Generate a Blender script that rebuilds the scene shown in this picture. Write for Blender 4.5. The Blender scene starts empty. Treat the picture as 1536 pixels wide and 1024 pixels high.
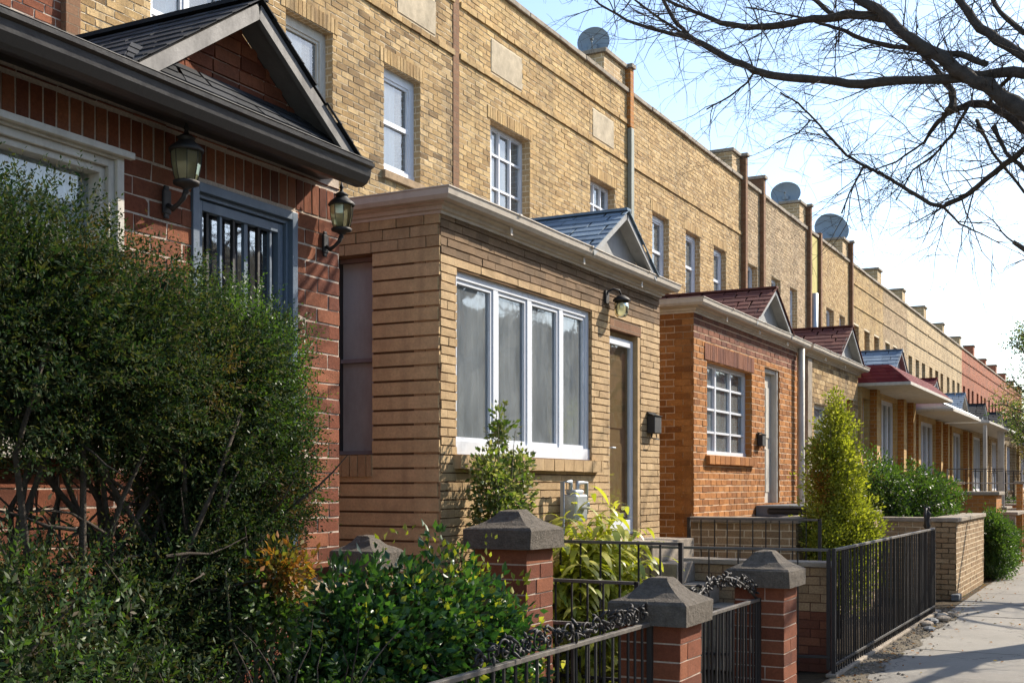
import bpy, math, random
import numpy as np
from mathutils import Vector, Matrix
R = math.radians
scene = bpy.context.scene
COL = scene.collection
rng = random.Random(7)
ORG = {}

# ------------------------------------------------------------------ objects
def tag(o, label=None, cat=None, group=None, kind=None):
    if label: o['label'] = label
    if cat: o['category'] = cat
    if group: o['group'] = group
    if kind: o['kind'] = kind
    return o

def thing(name, loc, label, cat, group=None, rz=0.0):
    o = bpy.data.objects.new(name, None); COL.objects.link(o)
    o.location = loc; o.rotation_euler = (0, 0, rz); o.empty_display_size = .2
    ORG[o.name] = Vector(loc)
    return tag(o, label, cat, group)

def org(parent):
    return ORG.get(parent.name, Vector((0, 0, 0))) if parent else Vector((0, 0, 0))

def copy_tree(o, parent=None, loc=None):
    c = o.copy(); COL.objects.link(c); c.parent = parent
    if loc is not None: c.location = loc
    for ch in list(o.children): copy_tree(ch, c)
    return c

def norm(v):
    v = Vector(v); return v.normalized() if v.length > 1e-9 else Vector((0, 0, 1))

class Fr:
    """a local frame on a wall: a runs along it, z is up, n is out of it"""
    def __init__(s, O, U, N): s.O, s.U, s.N = Vector(O), Vector(U), Vector(N)
    def P(s, a, z, n=0.0):
        p = s.O + s.U * a + s.N * n
        return (p.x, p.y, p.z + z)
def FS(x): return Fr((x, 0, 0), (0, 1, 0), (1, 0, 0))       # faces the street, a = world y
def FC(y): return Fr((0, y, 0), (1, 0, 0), (0, -1, 0))      # faces back down the street, a = world x

class MB:
    def __init__(s): s.v, s.f, s.m, s.sm = [], [], [], []
    def poly(s, pts, mi=0, sm=False):
        k = len(s.v); s.v += [tuple(p) for p in pts]; s.f.append(tuple(range(k, k + len(pts)))); s.m.append(mi); s.sm.append(sm)
    def hexa(s, c, mi=0, skip=()):
        # c: 8 corners, bottom loop 0-3, top loop 4-7
        k = len(s.v); s.v += [tuple(p) for p in c]
        F = [(3, 2, 1, 0), (4, 5, 6, 7), (0, 1, 5, 4), (1, 2, 6, 5), (2, 3, 7, 6), (3, 0, 4, 7)]
        for i, q in enumerate(F):
            if i in skip: continue
            s.f.append(tuple(k + j for j in q)); s.m.append(mi); s.sm.append(False)
    def box(s, x0, x1, y0, y1, z0, z1, mi=0):
        s.hexa([(x0, y0, z0), (x1, y0, z0), (x1, y1, z0), (x0, y1, z0), (x0, y0, z1), (x1, y0, z1), (x1, y1, z1), (x0, y1, z1)], mi)
    def bf(s, fr, a0, a1, z0, z1, n0, n1, mi=0, j=0.0, skip=()):
        q = (lambda: rng.uniform(-j, j)) if j else (lambda: 0.0)
        c = [fr.P(a0 + q(), z0 + q(), n0), fr.P(a1 + q(), z0 + q(), n0), fr.P(a1 + q(), z0 + q(), n1 + q()), fr.P(a0 + q(), z0 + q(), n1 + q()),
             fr.P(a0 + q(), z1 + q(), n0), fr.P(a1 + q(), z1 + q(), n0), fr.P(a1 + q(), z1 + q(), n1 + q()), fr.P(a0 + q(), z1 + q(), n1 + q())]
        s.hexa(c, mi, skip)
    def tube(s, pts, rad, k=6, mi=0, caps=True, sm=True):
        pts = [Vector(p) for p in pts]
        if not hasattr(rad, '__len__'): rad = [rad] * len(pts)
        base = len(s.v); prev = None
        for i, p in enumerate(pts):
            t = norm((pts[min(i + 1, len(pts) - 1)] - pts[max(i - 1, 0)]))
            if prev is None:
                a = Vector((0, 0, 1)) if abs(t.z) < .9 else Vector((1, 0, 0))
                u = norm(t.cross(a))
            else:
                u = norm(prev - t * prev.dot(t))
            prev = u; w = t.cross(u)
            for q in range(k):
                an = 2 * math.pi * q / k
                s.v.append(tuple(p + (u * math.cos(an) + w * math.sin(an)) * rad[i]))
        for i in range(len(pts) - 1):
            for q in range(k):
                a = base + i * k + q; b = base + i * k + (q + 1) % k
                s.f.append((a, b, b + k, a + k)); s.m.append(mi); s.sm.append(sm)
        if caps:
            s.f.append(tuple(base + q for q in range(k))[::-1]); s.m.append(mi); s.sm.append(False)
            e = base + (len(pts) - 1) * k
            s.f.append(tuple(e + q for q in range(k))); s.m.append(mi); s.sm.append(False)
    def lathe(s, c, prof, k=12, mi=0, sm=True, ph=0.0):
        base = len(s.v)
        for r, z in prof:
            for q in range(k):
                an = ph + 2 * math.pi * q / k
                s.v.append((c[0] + r * math.cos(an), c[1] + r * math.sin(an), c[2] + z))
        for i in range(len(prof) - 1):
            for q in range(k):
                a = base + i * k + q; b = base + i * k + (q + 1) % k
                s.f.append((a, b, b + k, a + k)); s.m.append(mi); s.sm.append(sm)
        s.f.append(tuple(base + q for q in range(k))[::-1]); s.m.append(mi); s.sm.append(False)
        e = base + (len(prof) - 1) * k
        s.f.append(tuple(e + q for q in range(k))); s.m.append(mi); s.sm.append(False)
    def sweep(s, path, prof, z0, mi=0, sag=0.0, step=.55):
        """profile [(out, z)] swept along a ground path [(x, y)] with mitred corners; out is to the right of travel"""
        if sag:
            q = [path[0]]
            for i in range(len(path) - 1):
                L = math.hypot(path[i + 1][0] - path[i][0], path[i + 1][1] - path[i][1]); k = max(1, round(L / step))
                q += [tuple(path[i][c] + (path[i + 1][c] - path[i][c]) * (j + 1) / k for c in (0, 1)) for j in range(k)]
            path = q
        n = []
        for i in range(len(path) - 1):
            d = Vector((path[i + 1][0] - path[i][0], path[i + 1][1] - path[i][1])).normalized(); n.append(Vector((d.y, -d.x)))
        off = []
        for i in range(len(path)):
            if i == 0: off.append(n[0])
            elif i == len(path) - 1: off.append(n[-1])
            else: off.append((n[i - 1] + n[i]) / (1 + n[i - 1].dot(n[i])))
        dz = [rng.uniform(-sag, sag * .6) for _ in path]; do = [rng.uniform(-sag, sag) * .7 for _ in path]
        rings = [[(path[i][0] + off[i].x * (o + do[i]), path[i][1] + off[i].y * (o + do[i]), z0 + z + dz[i]) for o, z in prof] for i in range(len(path))]
        m = len(prof)
        for i in range(len(path) - 1):
            for j in range(m):
                k = (j + 1) % m
                s.poly([rings[i][j], rings[i + 1][j], rings[i + 1][k], rings[i][k]], mi)
        s.poly(rings[0][::-1], mi); s.poly(rings[-1], mi)
    def build(s, name, mats, parent=None, bevel=0.0, o0=None):
        L = org(parent) if o0 is None else Vector(o0)
        me = bpy.data.meshes.new(name)
        me.from_pydata([(x - L.x, y - L.y, z - L.z) for x, y, z in s.v], [], s.f)
        if not isinstance(mats, (list, tuple)): mats = [mats]
        for m in mats: me.materials.append(m)
        me.polygons.foreach_set('material_index', s.m)
        me.polygons.foreach_set('use_smooth', s.sm)
        uv = me.uv_layers.new(name='UVMap')
        co = np.array(s.v, dtype=np.float64)
        nl = len(me.loops); li = np.empty(nl, dtype=np.int32); me.loops.foreach_get('vertex_index', li)
        nf = len(me.polygons); nr = np.empty(nf * 3); me.polygons.foreach_get('normal', nr); nr = np.abs(nr.reshape(-1, 3))
        tot = np.empty(nf, dtype=np.int32); me.polygons.foreach_get('loop_total', tot)
        ln = np.repeat(nr, tot, axis=0); c = co[li]
        flat = ln[:, 2] > .8; xx = (ln[:, 0] >= ln[:, 1])
        U = np.where(flat, c[:, 0], np.where(xx, c[:, 1], c[:, 0])); V = np.where(flat, c[:, 1], c[:, 2])
        uv.data.foreach_set('uv', np.stack([U, V], 1).astype(np.float32).ravel())
        me.update()
        o = bpy.data.objects.new(name, me); COL.objects.link(o)
        if parent: o.parent = parent
        ORG[o.name] = L
        if bevel:
            b = o.modifiers.new('bevel', 'BEVEL'); b.width = bevel; b.segments = 2; b.limit_method = 'ANGLE'; b.angle_limit = R(40)
        return o

def fast_mesh(name, V, F, mat, parent=None, L=None):
    """V (n,3), F (m,3|4) numpy arrays"""
    L = org(parent) if L is None else Vector(L)
    V = V - np.array([L.x, L.y, L.z])
    me = bpy.data.meshes.new(name); k = F.shape[1]
    me.vertices.add(len(V)); me.vertices.foreach_set('co', V.astype(np.float32).ravel())
    me.loops.add(F.size); me.loops.foreach_set('vertex_index', F.astype(np.int32).ravel())
    me.polygons.add(len(F)); me.polygons.foreach_set('loop_start', np.arange(0, F.size, k, dtype=np.int32))
    me.update(calc_edges=True); me.validate()
    me.materials.append(mat)
    o = bpy.data.objects.new(name, me); COL.objects.link(o)
    if parent: o.parent = parent
    ORG[o.name] = L
    return o

# ------------------------------------------------------------------ materials
class NT:
    def __init__(s, name):
        s.mat = bpy.data.materials.new(name); s.mat.use_nodes = True
        s.t = s.mat.node_tree; s.t.nodes.clear()
        s.out = s.n('ShaderNodeOutputMaterial')
    def n(s, ty, **kw):
        o = s.t.nodes.new(ty)
        for k, v in kw.items():
            if k in o.inputs.keys() if isinstance(k, str) else False: o.inputs[k].default_value = v
            else: setattr(o, k, v)
        return o
    def l(s, a, b): s.t.links.new(a, b)
    def noise(s, vec, scale, detail=4, rough=.6, dist=0.0):
        o = s.t.nodes.new('ShaderNodeTexNoise'); o.inputs['Scale'].default_value = scale; o.inputs['Detail'].default_value = detail
        o.inputs['Roughness'].default_value = rough; o.inputs['Distortion'].default_value = dist
        if vec is not None: s.l(vec, o.inputs['Vector'])
        return o.outputs['Fac']
    def pos(s, scale=(1, 1, 1)):
        g = s.t.nodes.new('ShaderNodeNewGeometry')
        m = s.t.nodes.new('ShaderNodeVectorMath'); m.operation = 'MULTIPLY'; m.inputs[1].default_value = scale
        s.l(g.outputs['Position'], m.inputs[0]); return m.outputs[0]
    def obj(s, scale=(1, 1, 1)):
        g = s.t.nodes.new('ShaderNodeTexCoord')
        m = s.t.nodes.new('ShaderNodeVectorMath'); m.operation = 'MULTIPLY'; m.inputs[1].default_value = scale
        s.l(g.outputs['Object'], m.inputs[0]); return m.outputs[0]
    def uv(s):
        g = s.t.nodes.new('ShaderNodeTexCoord'); return g.outputs['UV']
    def island(s):
        g = s.t.nodes.new('ShaderNodeNewGeometry'); return g.outputs['Random Per Island']
    def ramp(s, fac, stops, interp='LINEAR'):
        o = s.t.nodes.new('ShaderNodeValToRGB'); cr = o.color_ramp; cr.interpolation = interp
        while len(cr.elements) < len(stops): cr.elements.new(.5)
        for e, (p, c) in zip(cr.elements, stops): e.position = p; e.color = (*c, 1) if len(c) == 3 else c
        s.l(fac, o.inputs[0]); return o.outputs[0]
    def map(s, fac, a, b, c=0.0, d=1.0):
        o = s.t.nodes.new('ShaderNodeMapRange'); o.inputs[1].default_value = a; o.inputs[2].default_value = b
        o.inputs[3].default_value = c; o.inputs[4].default_value = d; s.l(fac, o.inputs[0]); return o.outputs[0]
    def mix(s, fac, a, b, mode='MIX'):
        o = s.t.nodes.new('ShaderNodeMix'); o.data_type = 'RGBA'; o.blend_type = mode
        for sock, v in ((o.inputs[0], fac), (o.inputs[6], a), (o.inputs[7], b)):
            if isinstance(v, (int, float)): sock.default_value = v
            elif isinstance(v, tuple): sock.default_value = (*v, 1) if len(v) == 3 else v
            else: s.l(v, sock)
        return o.outputs[2]
    def math(s, op, a, b=0.0):
        o = s.t.nodes.new('ShaderNodeMath'); o.operation = op
        for sock, v in ((o.inputs[0], a), (o.inputs[1], b)):
            if isinstance(v, (int, float)): sock.default_value = v
            else: s.l(v, sock)
        return o.outputs[0]
    def bump(s, h, dist=.004, st=1.0, nrm=None):
        o = s.t.nodes.new('ShaderNodeBump'); o.inputs['Distance'].default_value = dist; o.inputs['Strength'].default_value = st
        s.l(h, o.inputs['Height'])
        if nrm is not None: s.l(nrm, o.inputs['Normal'])
        return o.outputs[0]
    def bsdf(s, col, rough=.8, metal=0.0, nrm=None, spec=.3, surf=True):
        o = s.t.nodes.new('ShaderNodeBsdfPrincipled')
        for k, v in (('Base Color', col), ('Roughness', rough), ('Metallic', metal), ('Specular IOR Level', spec)):
            if isinstance(v, tuple): o.inputs[k].default_value = (*v, 1)
            elif isinstance(v, (int, float)): o.inputs[k].default_value = v
            else: s.l(v, o.inputs[k])
        if nrm is not None: s.l(nrm, o.inputs['Normal'])
        if surf: s.l(o.outputs[0], s.out.inputs[0])
        return o

def c3(c, f): return tuple(min(1, x * f) for x in c)

def stain(t, col, amt=.35, dark=(.09, .07, .05), sc=1.3):
    """soot and rain marks: blotches stretched down the wall"""
    a = t.noise(t.pos((1.6, 1.6, .35)), sc, 6, .7)
    m = t.map(a, .48, .75, 0, amt)
    b = t.noise(t.pos((7, 7, .55)), 1.0, 5, .65); m2 = t.map(b, .54, .74, 0, amt * .9)
    return t.mix(m2, t.mix(m, col, dark), c3(dark, 1.1))

def m_brick(name, cols, amt=.3, rough=.88, sc=1.3, dark=(.09, .07, .05), fine=.22):
    """each brick is its own island of the mesh"""
    t = NT(name); k = len(cols)
    base = t.ramp(t.island(), [(i / (k - 1), c) for i, c in enumerate(cols)])
    n1 = t.noise(t.pos(), 55, 5, .7); n2 = t.noise(t.pos(), 9, 4)
    f = t.map(n1, .3, .7, 1 - fine, 1 + fine); g = t.map(n2, .3, .7, .86, 1.12)
    fg = t.math('MULTIPLY', f, g)
    cm = t.t.nodes.new('ShaderNodeCombineColor')
    for i in range(3): t.l(fg, cm.inputs[i])
    col = t.mix(1.0, base, cm.outputs[0], 'MULTIPLY')
    col = stain(t, col, amt, dark, sc)
    t.bsdf(col, rough, nrm=t.bump(t.noise(t.pos(), 110, 6, .75), .006, .8), spec=.2)
    return t.mat

def m_mortar(name, c):
    t = NT(name)
    n = t.noise(t.pos(), 70, 5)
    t.bsdf(stain(t, t.mix(t.map(n, .3, .7), c3(c, .75), c3(c, 1.15)), .3), .95, nrm=t.bump(n, .004), spec=.1)
    return t.mat

def m_bricktex(name, c1, c2, cm, bw=.21, bh=.075, mo=.010, amt=.3, lap=False):
    t = NT(name)
    b = t.t.nodes.new('ShaderNodeTexBrick'); b.offset = .5
    uv = t.t.nodes.new('ShaderNodeVectorMath'); uv.operation = 'ADD'
    t.l(t.uv(), uv.inputs[0])
    w = t.t.nodes.new('ShaderNodeTexNoise'); w.inputs['Scale'].default_value = 6; t.l(t.pos(), w.inputs['Vector'])
    ww = t.t.nodes.new('ShaderNodeVectorMath'); ww.operation = 'SCALE'; ww.inputs['Scale'].default_value = .008; t.l(w.outputs['Color'], ww.inputs[0])
    t.l(ww.outputs[0], uv.inputs[1]); t.l(uv.outputs[0], b.inputs['Vector'])
    b.inputs['Scale'].default_value = 1; b.inputs['Mortar Size'].default_value = mo * .5; b.inputs['Mortar Smooth'].default_value = .2
    b.inputs['Brick Width'].default_value = bw; b.inputs['Row Height'].default_value = bh; b.inputs['Bias'].default_value = -.1
    b.inputs['Color1'].default_value = (*c1, 1); b.inputs['Color2'].default_value = (*c2, 1); b.inputs['Mortar'].default_value = (*cm, 1)
    n1 = t.noise(t.pos(), 50, 5, .7)
    f = t.map(n1, .3, .7, .75, 1.22)
    cmb = t.t.nodes.new('ShaderNodeCombineColor')
    for i in range(3): t.l(f, cmb.inputs[i])
    col = stain(t, t.mix(1.0, b.outputs['Color'], cmb.outputs[0], 'MULTIPLY'), amt)
    h = t.math('SUBTRACT', t.math('MULTIPLY', n1, .35), b.outputs['Fac'])
    t.bsdf(col, .88, nrm=t.bump(h, .008, .9), spec=.2)
    return t.mat

def m_paint(name, c, rough=.5, wear=.25, dirt=(.12, .10, .08), sc=5, spec=.4, metal=0.0, bs=.0015):
    t = NT(name)
    n = t.noise(t.pos((1, 1, .4)), sc, 7, .7); n2 = t.noise(t.pos(), 60, 4)
    col = t.mix(t.map(n, .45, .78, 0, wear), c, dirt)
    col = t.mix(t.map(n2, .3, .7, 0, .18), col, c3(c, .7))
    t.bsdf(col, t.map(n, .3, .7, rough * .85, min(1, rough * 1.25)), metal, nrm=t.bump(t.noise(t.pos(), 35, 5), bs, .8), spec=spec)
    return t.mat

def m_stone(name, c, rough=.9, sc=12, bd=.01):
    t = NT(name)
    n = t.noise(t.pos(), sc, 8, .7); n2 = t.noise(t.pos(), 90, 5, .7)
    col = t.mix(t.map(n, .3, .72), c3(c, .55), c3(c, 1.25))
    col = t.mix(t.map(n2, .35, .7, 0, .45), col, c3(c, .5))
    t.bsdf(col, rough, nrm=t.bump(t.math('ADD', n, t.math('MULTIPLY', n2, .5)), bd, 1), spec=.2)
    return t.mat

def m_shingle(name, cols, rough=.85, amt=.3):
    t = NT(name); k = len(cols)
    base = t.ramp(t.island(), [(i / (k - 1), c) for i, c in enumerate(cols)])
    n = t.noise(t.pos(), 200, 3, .7)
    col = t.mix(t.map(n, .3, .7, 0, .4), base, c3(cols[0], .45))
    col = stain(t, col, amt, (.05, .05, .05), 3)
    t.bsdf(col, rough, nrm=t.bump(n, .003, 1), spec=.25)
    return t.mat

def m_leaf(name, cols, rough=.5, trans=.35, spec=.4, big=1.5):
    t = NT(name); k = len(cols)
    r = t.ramp(t.island(), [(i / (k - 1), c) for i, c in enumerate(cols)])
    n = t.noise(t.pos(), big, 3)
    col = t.mix(t.map(n, .35, .65, 0, .55), r, c3(cols[0], .8))
    p = t.bsdf(col, rough, spec=spec, surf=False)
    tr = t.n('ShaderNodeBsdfTranslucent'); tc = t.mix(1.0, col, (1.35, 1.5, .55), 'MULTIPLY'); t.l(tc, tr.inputs[0])
    mx = t.n('ShaderNodeMixShader'); mx.inputs[0].default_value = trans
    t.l(p.outputs[0], mx.inputs[1]); t.l(tr.outputs[0], mx.inputs[2]); t.l(mx.outputs[0], t.out.inputs[0])
    return t.mat

def m_glass(name, tint=(.8, .86, .88), base=.10, wob=.0016, mul=.85, dust=.16):
    t = NT(name)
    fr = t.n('ShaderNodeFresnel'); fr.inputs['IOR'].default_value = 1.55
    n = t.noise(t.pos(), 2.2, 2)
    b = t.bump(n, wob, 1)
    t.l(b, fr.inputs['Normal'])
    f = t.math('ADD', t.math('MULTIPLY', fr.outputs[0], mul), base)
    tp = t.n('ShaderNodeBsdfTransparent'); tp.inputs[0].default_value = (*tint, 1)
    g = t.n('ShaderNodeBsdfGlossy'); g.inputs['Roughness'].default_value = .03; t.l(b, g.inputs['Normal'])
    g.inputs[0].default_value = (.78, .82, .86, 1)
    mx = t.n('ShaderNodeMixShader'); t.l(f, mx.inputs[0]); t.l(tp.outputs[0], mx.inputs[1]); t.l(g.outputs[0], mx.inputs[2])
    # a film of street dust on the pane
    df = t.n('ShaderNodeBsdfDiffuse'); df.inputs[0].default_value = (.62, .66, .66, 1)
    dn = t.noise(t.pos((2, 2, .8)), 2.5, 6, .65); m2 = t.n('ShaderNodeMixShader'); t.l(t.map(dn, .3, .7, dust * .5, dust * 1.5), m2.inputs[0])
    t.l(mx.outputs[0], m2.inputs[1]); t.l(df.outputs[0], m2.inputs[2]); t.l(m2.outputs[0], t.out.inputs[0])
    return t.mat

M = {}
M['tan'] = m_brick('tan_brick', [(.16, .10, .044), (.28, .18, .08), (.37, .245, .11), (.43, .295, .14), (.50, .36, .185), (.30, .19, .08), (.40, .27, .12)], .75, fine=.3)
M['tan_warm'] = m_brick('warm_tan_brick', [(.29, .18, .075), (.39, .255, .11), (.45, .305, .135), (.52, .365, .17), (.41, .265, .11)], .6, fine=.32, sc=1.0)
M['tan_b'] = m_brick('ochre_tan_brick', [(.28, .175, .075), (.38, .25, .11), (.45, .305, .14), (.50, .35, .17), (.36, .225, .095)], .45, fine=.26, sc=1.8)
M['tan_c'] = m_brick('sooty_tan_brick', [(.24, .165, .09), (.33, .235, .13), (.40, .285, .165), (.44, .32, .19), (.29, .20, .115)], .65, fine=.3, sc=.8)
M['tan_dark'] = m_bricktex('brown_pilaster_brick', (.17, .085, .045), (.24, .13, .07), (.2, .14, .09), amt=.3)
M['m_tan'] = m_mortar('sand_mortar', (.66, .56, .40))
M['red'] = m_brick('dark_red_brick', [(.11, .036, .02), (.165, .052, .027), (.21, .072, .036), (.25, .092, .045), (.145, .048, .028)], .25, dark=(.05, .03, .02))
M['m_red'] = m_mortar('pale_mortar', (.52, .43, .35))
M['m_redd'] = m_mortar('grimy_mortar', (.11, .05, .035))
M['paint'] = m_brick('tan_painted_brick', [(.37, .25, .13), (.41, .28, .145), (.445, .31, .165), (.475, .335, .18)], .42, .75, fine=.16, dark=(.16, .10, .06))
M['paint_side'] = m_brick('tan_painted_rib', [(.53, .37, .19), (.56, .395, .205), (.545, .38, .20)], .3, .75, fine=.14, dark=(.16, .10, .06))
M['front_top'] = m_brick('dark_brown_top_brick', [(.13, .083, .045), (.17, .108, .06), (.21, .135, .075)], .25, .8, fine=.12)  # top courses of the front wall, a darker brown than those below
M['m_paint'] = m_mortar('painted_joint', (.15, .09, .05))
M['orange'] = m_brick('orange_red_brick', [(.22, .082, .022), (.30, .115, .028), (.36, .145, .038), (.41, .175, .05), (.27, .098, .024)], .28, fine=.26)
M['orange_d'] = m_brick('brown_red_brick', [(.12, .045, .03), (.18, .07, .04), (.22, .09, .05)], .2)
M['m_or'] = m_mortar('sandy_mortar', (.60, .44, .30))
M['redrow'] = m_bricktex('far_red_brick', (.34, .105, .05), (.22, .065, .034), (.40, .21, .13), .3, .12, .022, .55)
M['t_tan'] = m_bricktex('far_tan_brick', (.48, .335, .18), (.36, .245, .125), (.62, .50, .33), mo=.018, amt=.45)
M['t_grey'] = m_bricktex('far_pale_brick', (.46, .335, .18), (.30, .21, .11), (.56, .46, .31), .3, .11, .022, .6)
M['t_red'] = m_bricktex('red_brick_reveal', (.21, .058, .032), (.15, .042, .026), (.4, .32, .25))
M['t_or'] = m_bricktex('orange_brick_reveal', (.42, .18, .045), (.32, .125, .032), (.42, .28, .17))
M['t_yel'] = m_bricktex('yellow_brick', (.52, .34, .13), (.42, .26, .10), (.45, .35, .2))
M['t_paint'] = m_bricktex('painted_reveal', (.39, .26, .14), (.36, .235, .125), (.15, .09, .05), .22, .085, .008)
M['t_wall'] = m_brick('garden_wall_brick', [(.23, .155, .085), (.30, .205, .115), (.35, .245, .14), (.27, .175, .095)], .35, fine=.28)
M['white'] = m_paint('white_frame_paint', (.62, .65, .70), .45, .22)
M['offwhite'] = m_paint('weathered_white_paint', (.50, .47, .41), .65, .55, (.20, .17, .13), 9, bs=.004)
M['gutter'] = m_paint('beige_gutter_metal', (.52, .46, .38), .45, .5, (.20, .15, .11), 6, bs=.002)
M['black'] = m_paint('black_gutter_metal', (.022, .021, .022), .38, .35, (.06, .055, .05), 7, .5)
M['greyw'] = m_paint('grey_weathered_board', (.13, .125, .12), .6, .5, (.05, .045, .04), 8)
M['blue'] = m_paint('slate_blue_door_paint', (.10, .135, .18), .42, .35, (.05, .06, .07), 9)
M['iron'] = m_paint('black_iron', (.014, .013, .013), .6, .4, (.07, .05, .04), 14, .5, bs=.003)
M['ironw'] = m_paint('worn_iron_rail', (.10, .09, .08), .55, .6, (.22, .19, .15), 20, .4, bs=.003)
M['ironlt'] = m_paint('pale_railing', (.42, .40, .38), .5, .5, (.15, .12, .10), 14, .4)
M['cap'] = m_stone('grey_cap_stone', (.175, .152, .125), .95, 22, .03)
M['coping'] = m_stone('weathered_coping', (.34, .29, .23), .9, 6)
M['bluestone'] = m_stone('bluestone', (.16, .17, .18), .8, 9, .006)
M['sill'] = m_stone('tan_sill_stone', (.38, .27, .165), .9, 9)
M['panel'] = m_stone('pale_inset_panel', (.50, .42, .30), .9, 5, .006)
M['sh_black'] = m_shingle('black_shingle', [(.018, .02, .024), (.035, .038, .044), (.055, .058, .066)])
M['sh_blue'] = m_shingle('blue_grey_shingle', [(.15, .215, .29), (.20, .28, .365), (.25, .34, .43)], .7, .2)
M['sh_red'] = m_shingle('red_brown_shingle', [(.11, .035, .03), (.17, .06, .045), (.22, .085, .06)])
M['sh_mar'] = m_shingle('maroon_shingle', [(.14, .018, .02), (.19, .028, .03), (.24, .045, .04)])
M['ggrey'] = m_paint('grey_gable_paint', (.30, .31, .31), .7, .5, (.14, .14, .14), 6, bs=.004)
M['metal'] = m_paint('galvanised_metal', (.42, .45, .47), .42, .3, (.2, .2, .2), 8, .5, .5)
M['roof'] = m_paint('tar_roof', (.06, .055, .05), .9)
M['curtain'] = m_paint('grey_curtain', (.88, .90, .90), .9, .3, (.2, .2, .2), 3, .1)
M['curtainw'] = m_paint('white_curtain', (.80, .80, .78), .9, .15, (.4, .4, .4), 3, .1)
M['blind'] = m_paint('grey_blind', (.22, .20, .205), .8, .4, (.13, .11, .11), 4, .2)
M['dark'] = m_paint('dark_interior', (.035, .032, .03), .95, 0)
M['wood'] = m_paint('brown_door_wood', (.66, .34, .13), .45, .4, (.09, .045, .02), 5)
M['mauve'] = m_paint('mauve_drape', (.22, .16, .17), .9, .4, (.10, .07, .08), 8)
M['glass'] = m_glass('window_glass')
M['glass2'] = m_glass('upper_glass', base=.14)
M['glass_bay'] = m_glass('bay_glass', base=.14, wob=.003, dust=.17)
M['glass3'] = m_glass('dim_glass', base=.01, mul=.35, dust=.0)
M['blind_pane'] = m_paint('drawn_grey_blind', (.33, .35, .34), .5, .7, (.12, .10, .09), 2.2, .35)
M['pipe'] = m_paint('grey_green_pipe', (.24, .26, .22), .6, .3, (.12, .12, .10))
M['dish'] = m_paint('satellite_dish_grey', (.22, .27, .31), .5, .3, (.08, .09, .10), 6)
M['bark'] = m_stone('bark', (.095, .078, .062), .95, 20, .02)
M['barkg'] = m_stone('mossy_stem', (.13, .12, .07), .95, 20, .01)
M['yew'] = m_leaf('yew_leaf', [(.012, .028, .014), (.02, .042, .018), (.036, .066, .024), (.08, .105, .035), (.10, .085, .035), (.016, .036, .016)], .75, .3, .12)
M['ivy'] = m_leaf('glossy_green_leaf', [(.02, .06, .022), (.035, .10, .03), (.055, .14, .035), (.11, .21, .045), (.03, .08, .03)], .36, .35, .45)
M['lime'] = m_leaf('yellow_green_leaf', [(.13, .15, .02), (.22, .235, .03), (.33, .33, .045), (.42, .40, .08)], .5, .45, .3)
M['bushg'] = m_leaf('mid_green_leaf', [(.03, .065, .015), (.05, .095, .02), (.075, .13, .028), (.11, .16, .04)], .45, .4, .4)
M['varieg'] = m_leaf('variegated_leaf', [(.30, .32, .04), (.52, .50, .08), (.68, .62, .18), (.18, .24, .04), (.60, .56, .10)], .4, .4, .4)
M['shrubw'] = m_leaf('small_shrub_leaf', [(.05, .09, .02), (.09, .14, .03), (.16, .20, .05), (.36, .33, .2), (.12, .14, .03)], .45, .4, .4)
M['rust'] = m_leaf('rusty_leaf', [(.22, .08, .02), (.34, .14, .03), (.16, .13, .03), (.10, .12, .03)], .6, .4, .2)
M['brownleaf'] = m_leaf('dead_brown_leaf', [(.07, .045, .02), (.12, .075, .03), (.10, .09, .03)], .7, .25, .1)
M['sparse'] = m_leaf('sparse_spring_leaf', [(.16, .14, .05), (.24, .19, .08), (.30, .18, .08)], .6, .4, .2)
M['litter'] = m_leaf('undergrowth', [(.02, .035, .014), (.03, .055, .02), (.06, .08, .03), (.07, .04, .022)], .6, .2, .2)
# ------------------------------------------------------------------ walls, bricks, windows
def wall(mb, fr, a0, a1, z0, z1, holes=(), t=.25, mf=0, mr=1, n1=0.0):
    """a wall slab with openings (a0, a1, z0, z1); its face takes material mf, its reveals mr"""
    A = sorted({a0, a1, *[x for h in holes for x in h[:2] if a0 < x < a1]})
    Z = sorted({z0, z1, *[x for h in holes for x in h[2:4] if z0 < x < z1]})
    inh = lambda a, z: (not (a0 < a < a1 and z0 < z < z1)) or any(h[0] < a < h[1] and h[2] < z < h[3] for h in holes)
    for i in range(len(A) - 1):
        for j in range(len(Z) - 1):
            b0, b1, y0, y1 = A[i], A[i + 1], Z[j], Z[j + 1]
            ca, cz = (b0 + b1) / 2, (y0 + y1) / 2
            if inh(ca, cz): continue
            n0 = n1 - t
            mb.poly([fr.P(b0, y0, n1), fr.P(b1, y0, n1), fr.P(b1, y1, n1), fr.P(b0, y1, n1)], mf)
            mb.poly([fr.P(b1, y0, n0), fr.P(b0, y0, n0), fr.P(b0, y1, n0), fr.P(b1, y1, n0)], mr)
            if inh(b0 - 1e-4, cz): mb.poly([fr.P(b0, y0, n0), fr.P(b0, y0, n1), fr.P(b0, y1, n1), fr.P(b0, y1, n0)], mr)
            if inh(b1 + 1e-4, cz): mb.poly([fr.P(b1, y0, n1), fr.P(b1, y0, n0), fr.P(b1, y1, n0), fr.P(b1, y1, n1)], mr)
            if inh(ca, y0 - 1e-4): mb.poly([fr.P(b0, y0, n0), fr.P(b1, y0, n0), fr.P(b1, y0, n1), fr.P(b0, y0, n1)], mr)
            if inh(ca, y1 + 1e-4): mb.poly([fr.P(b0, y1, n1), fr.P(b1, y1, n1), fr.P(b1, y1, n0), fr.P(b0, y1, n0)], mr)

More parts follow.
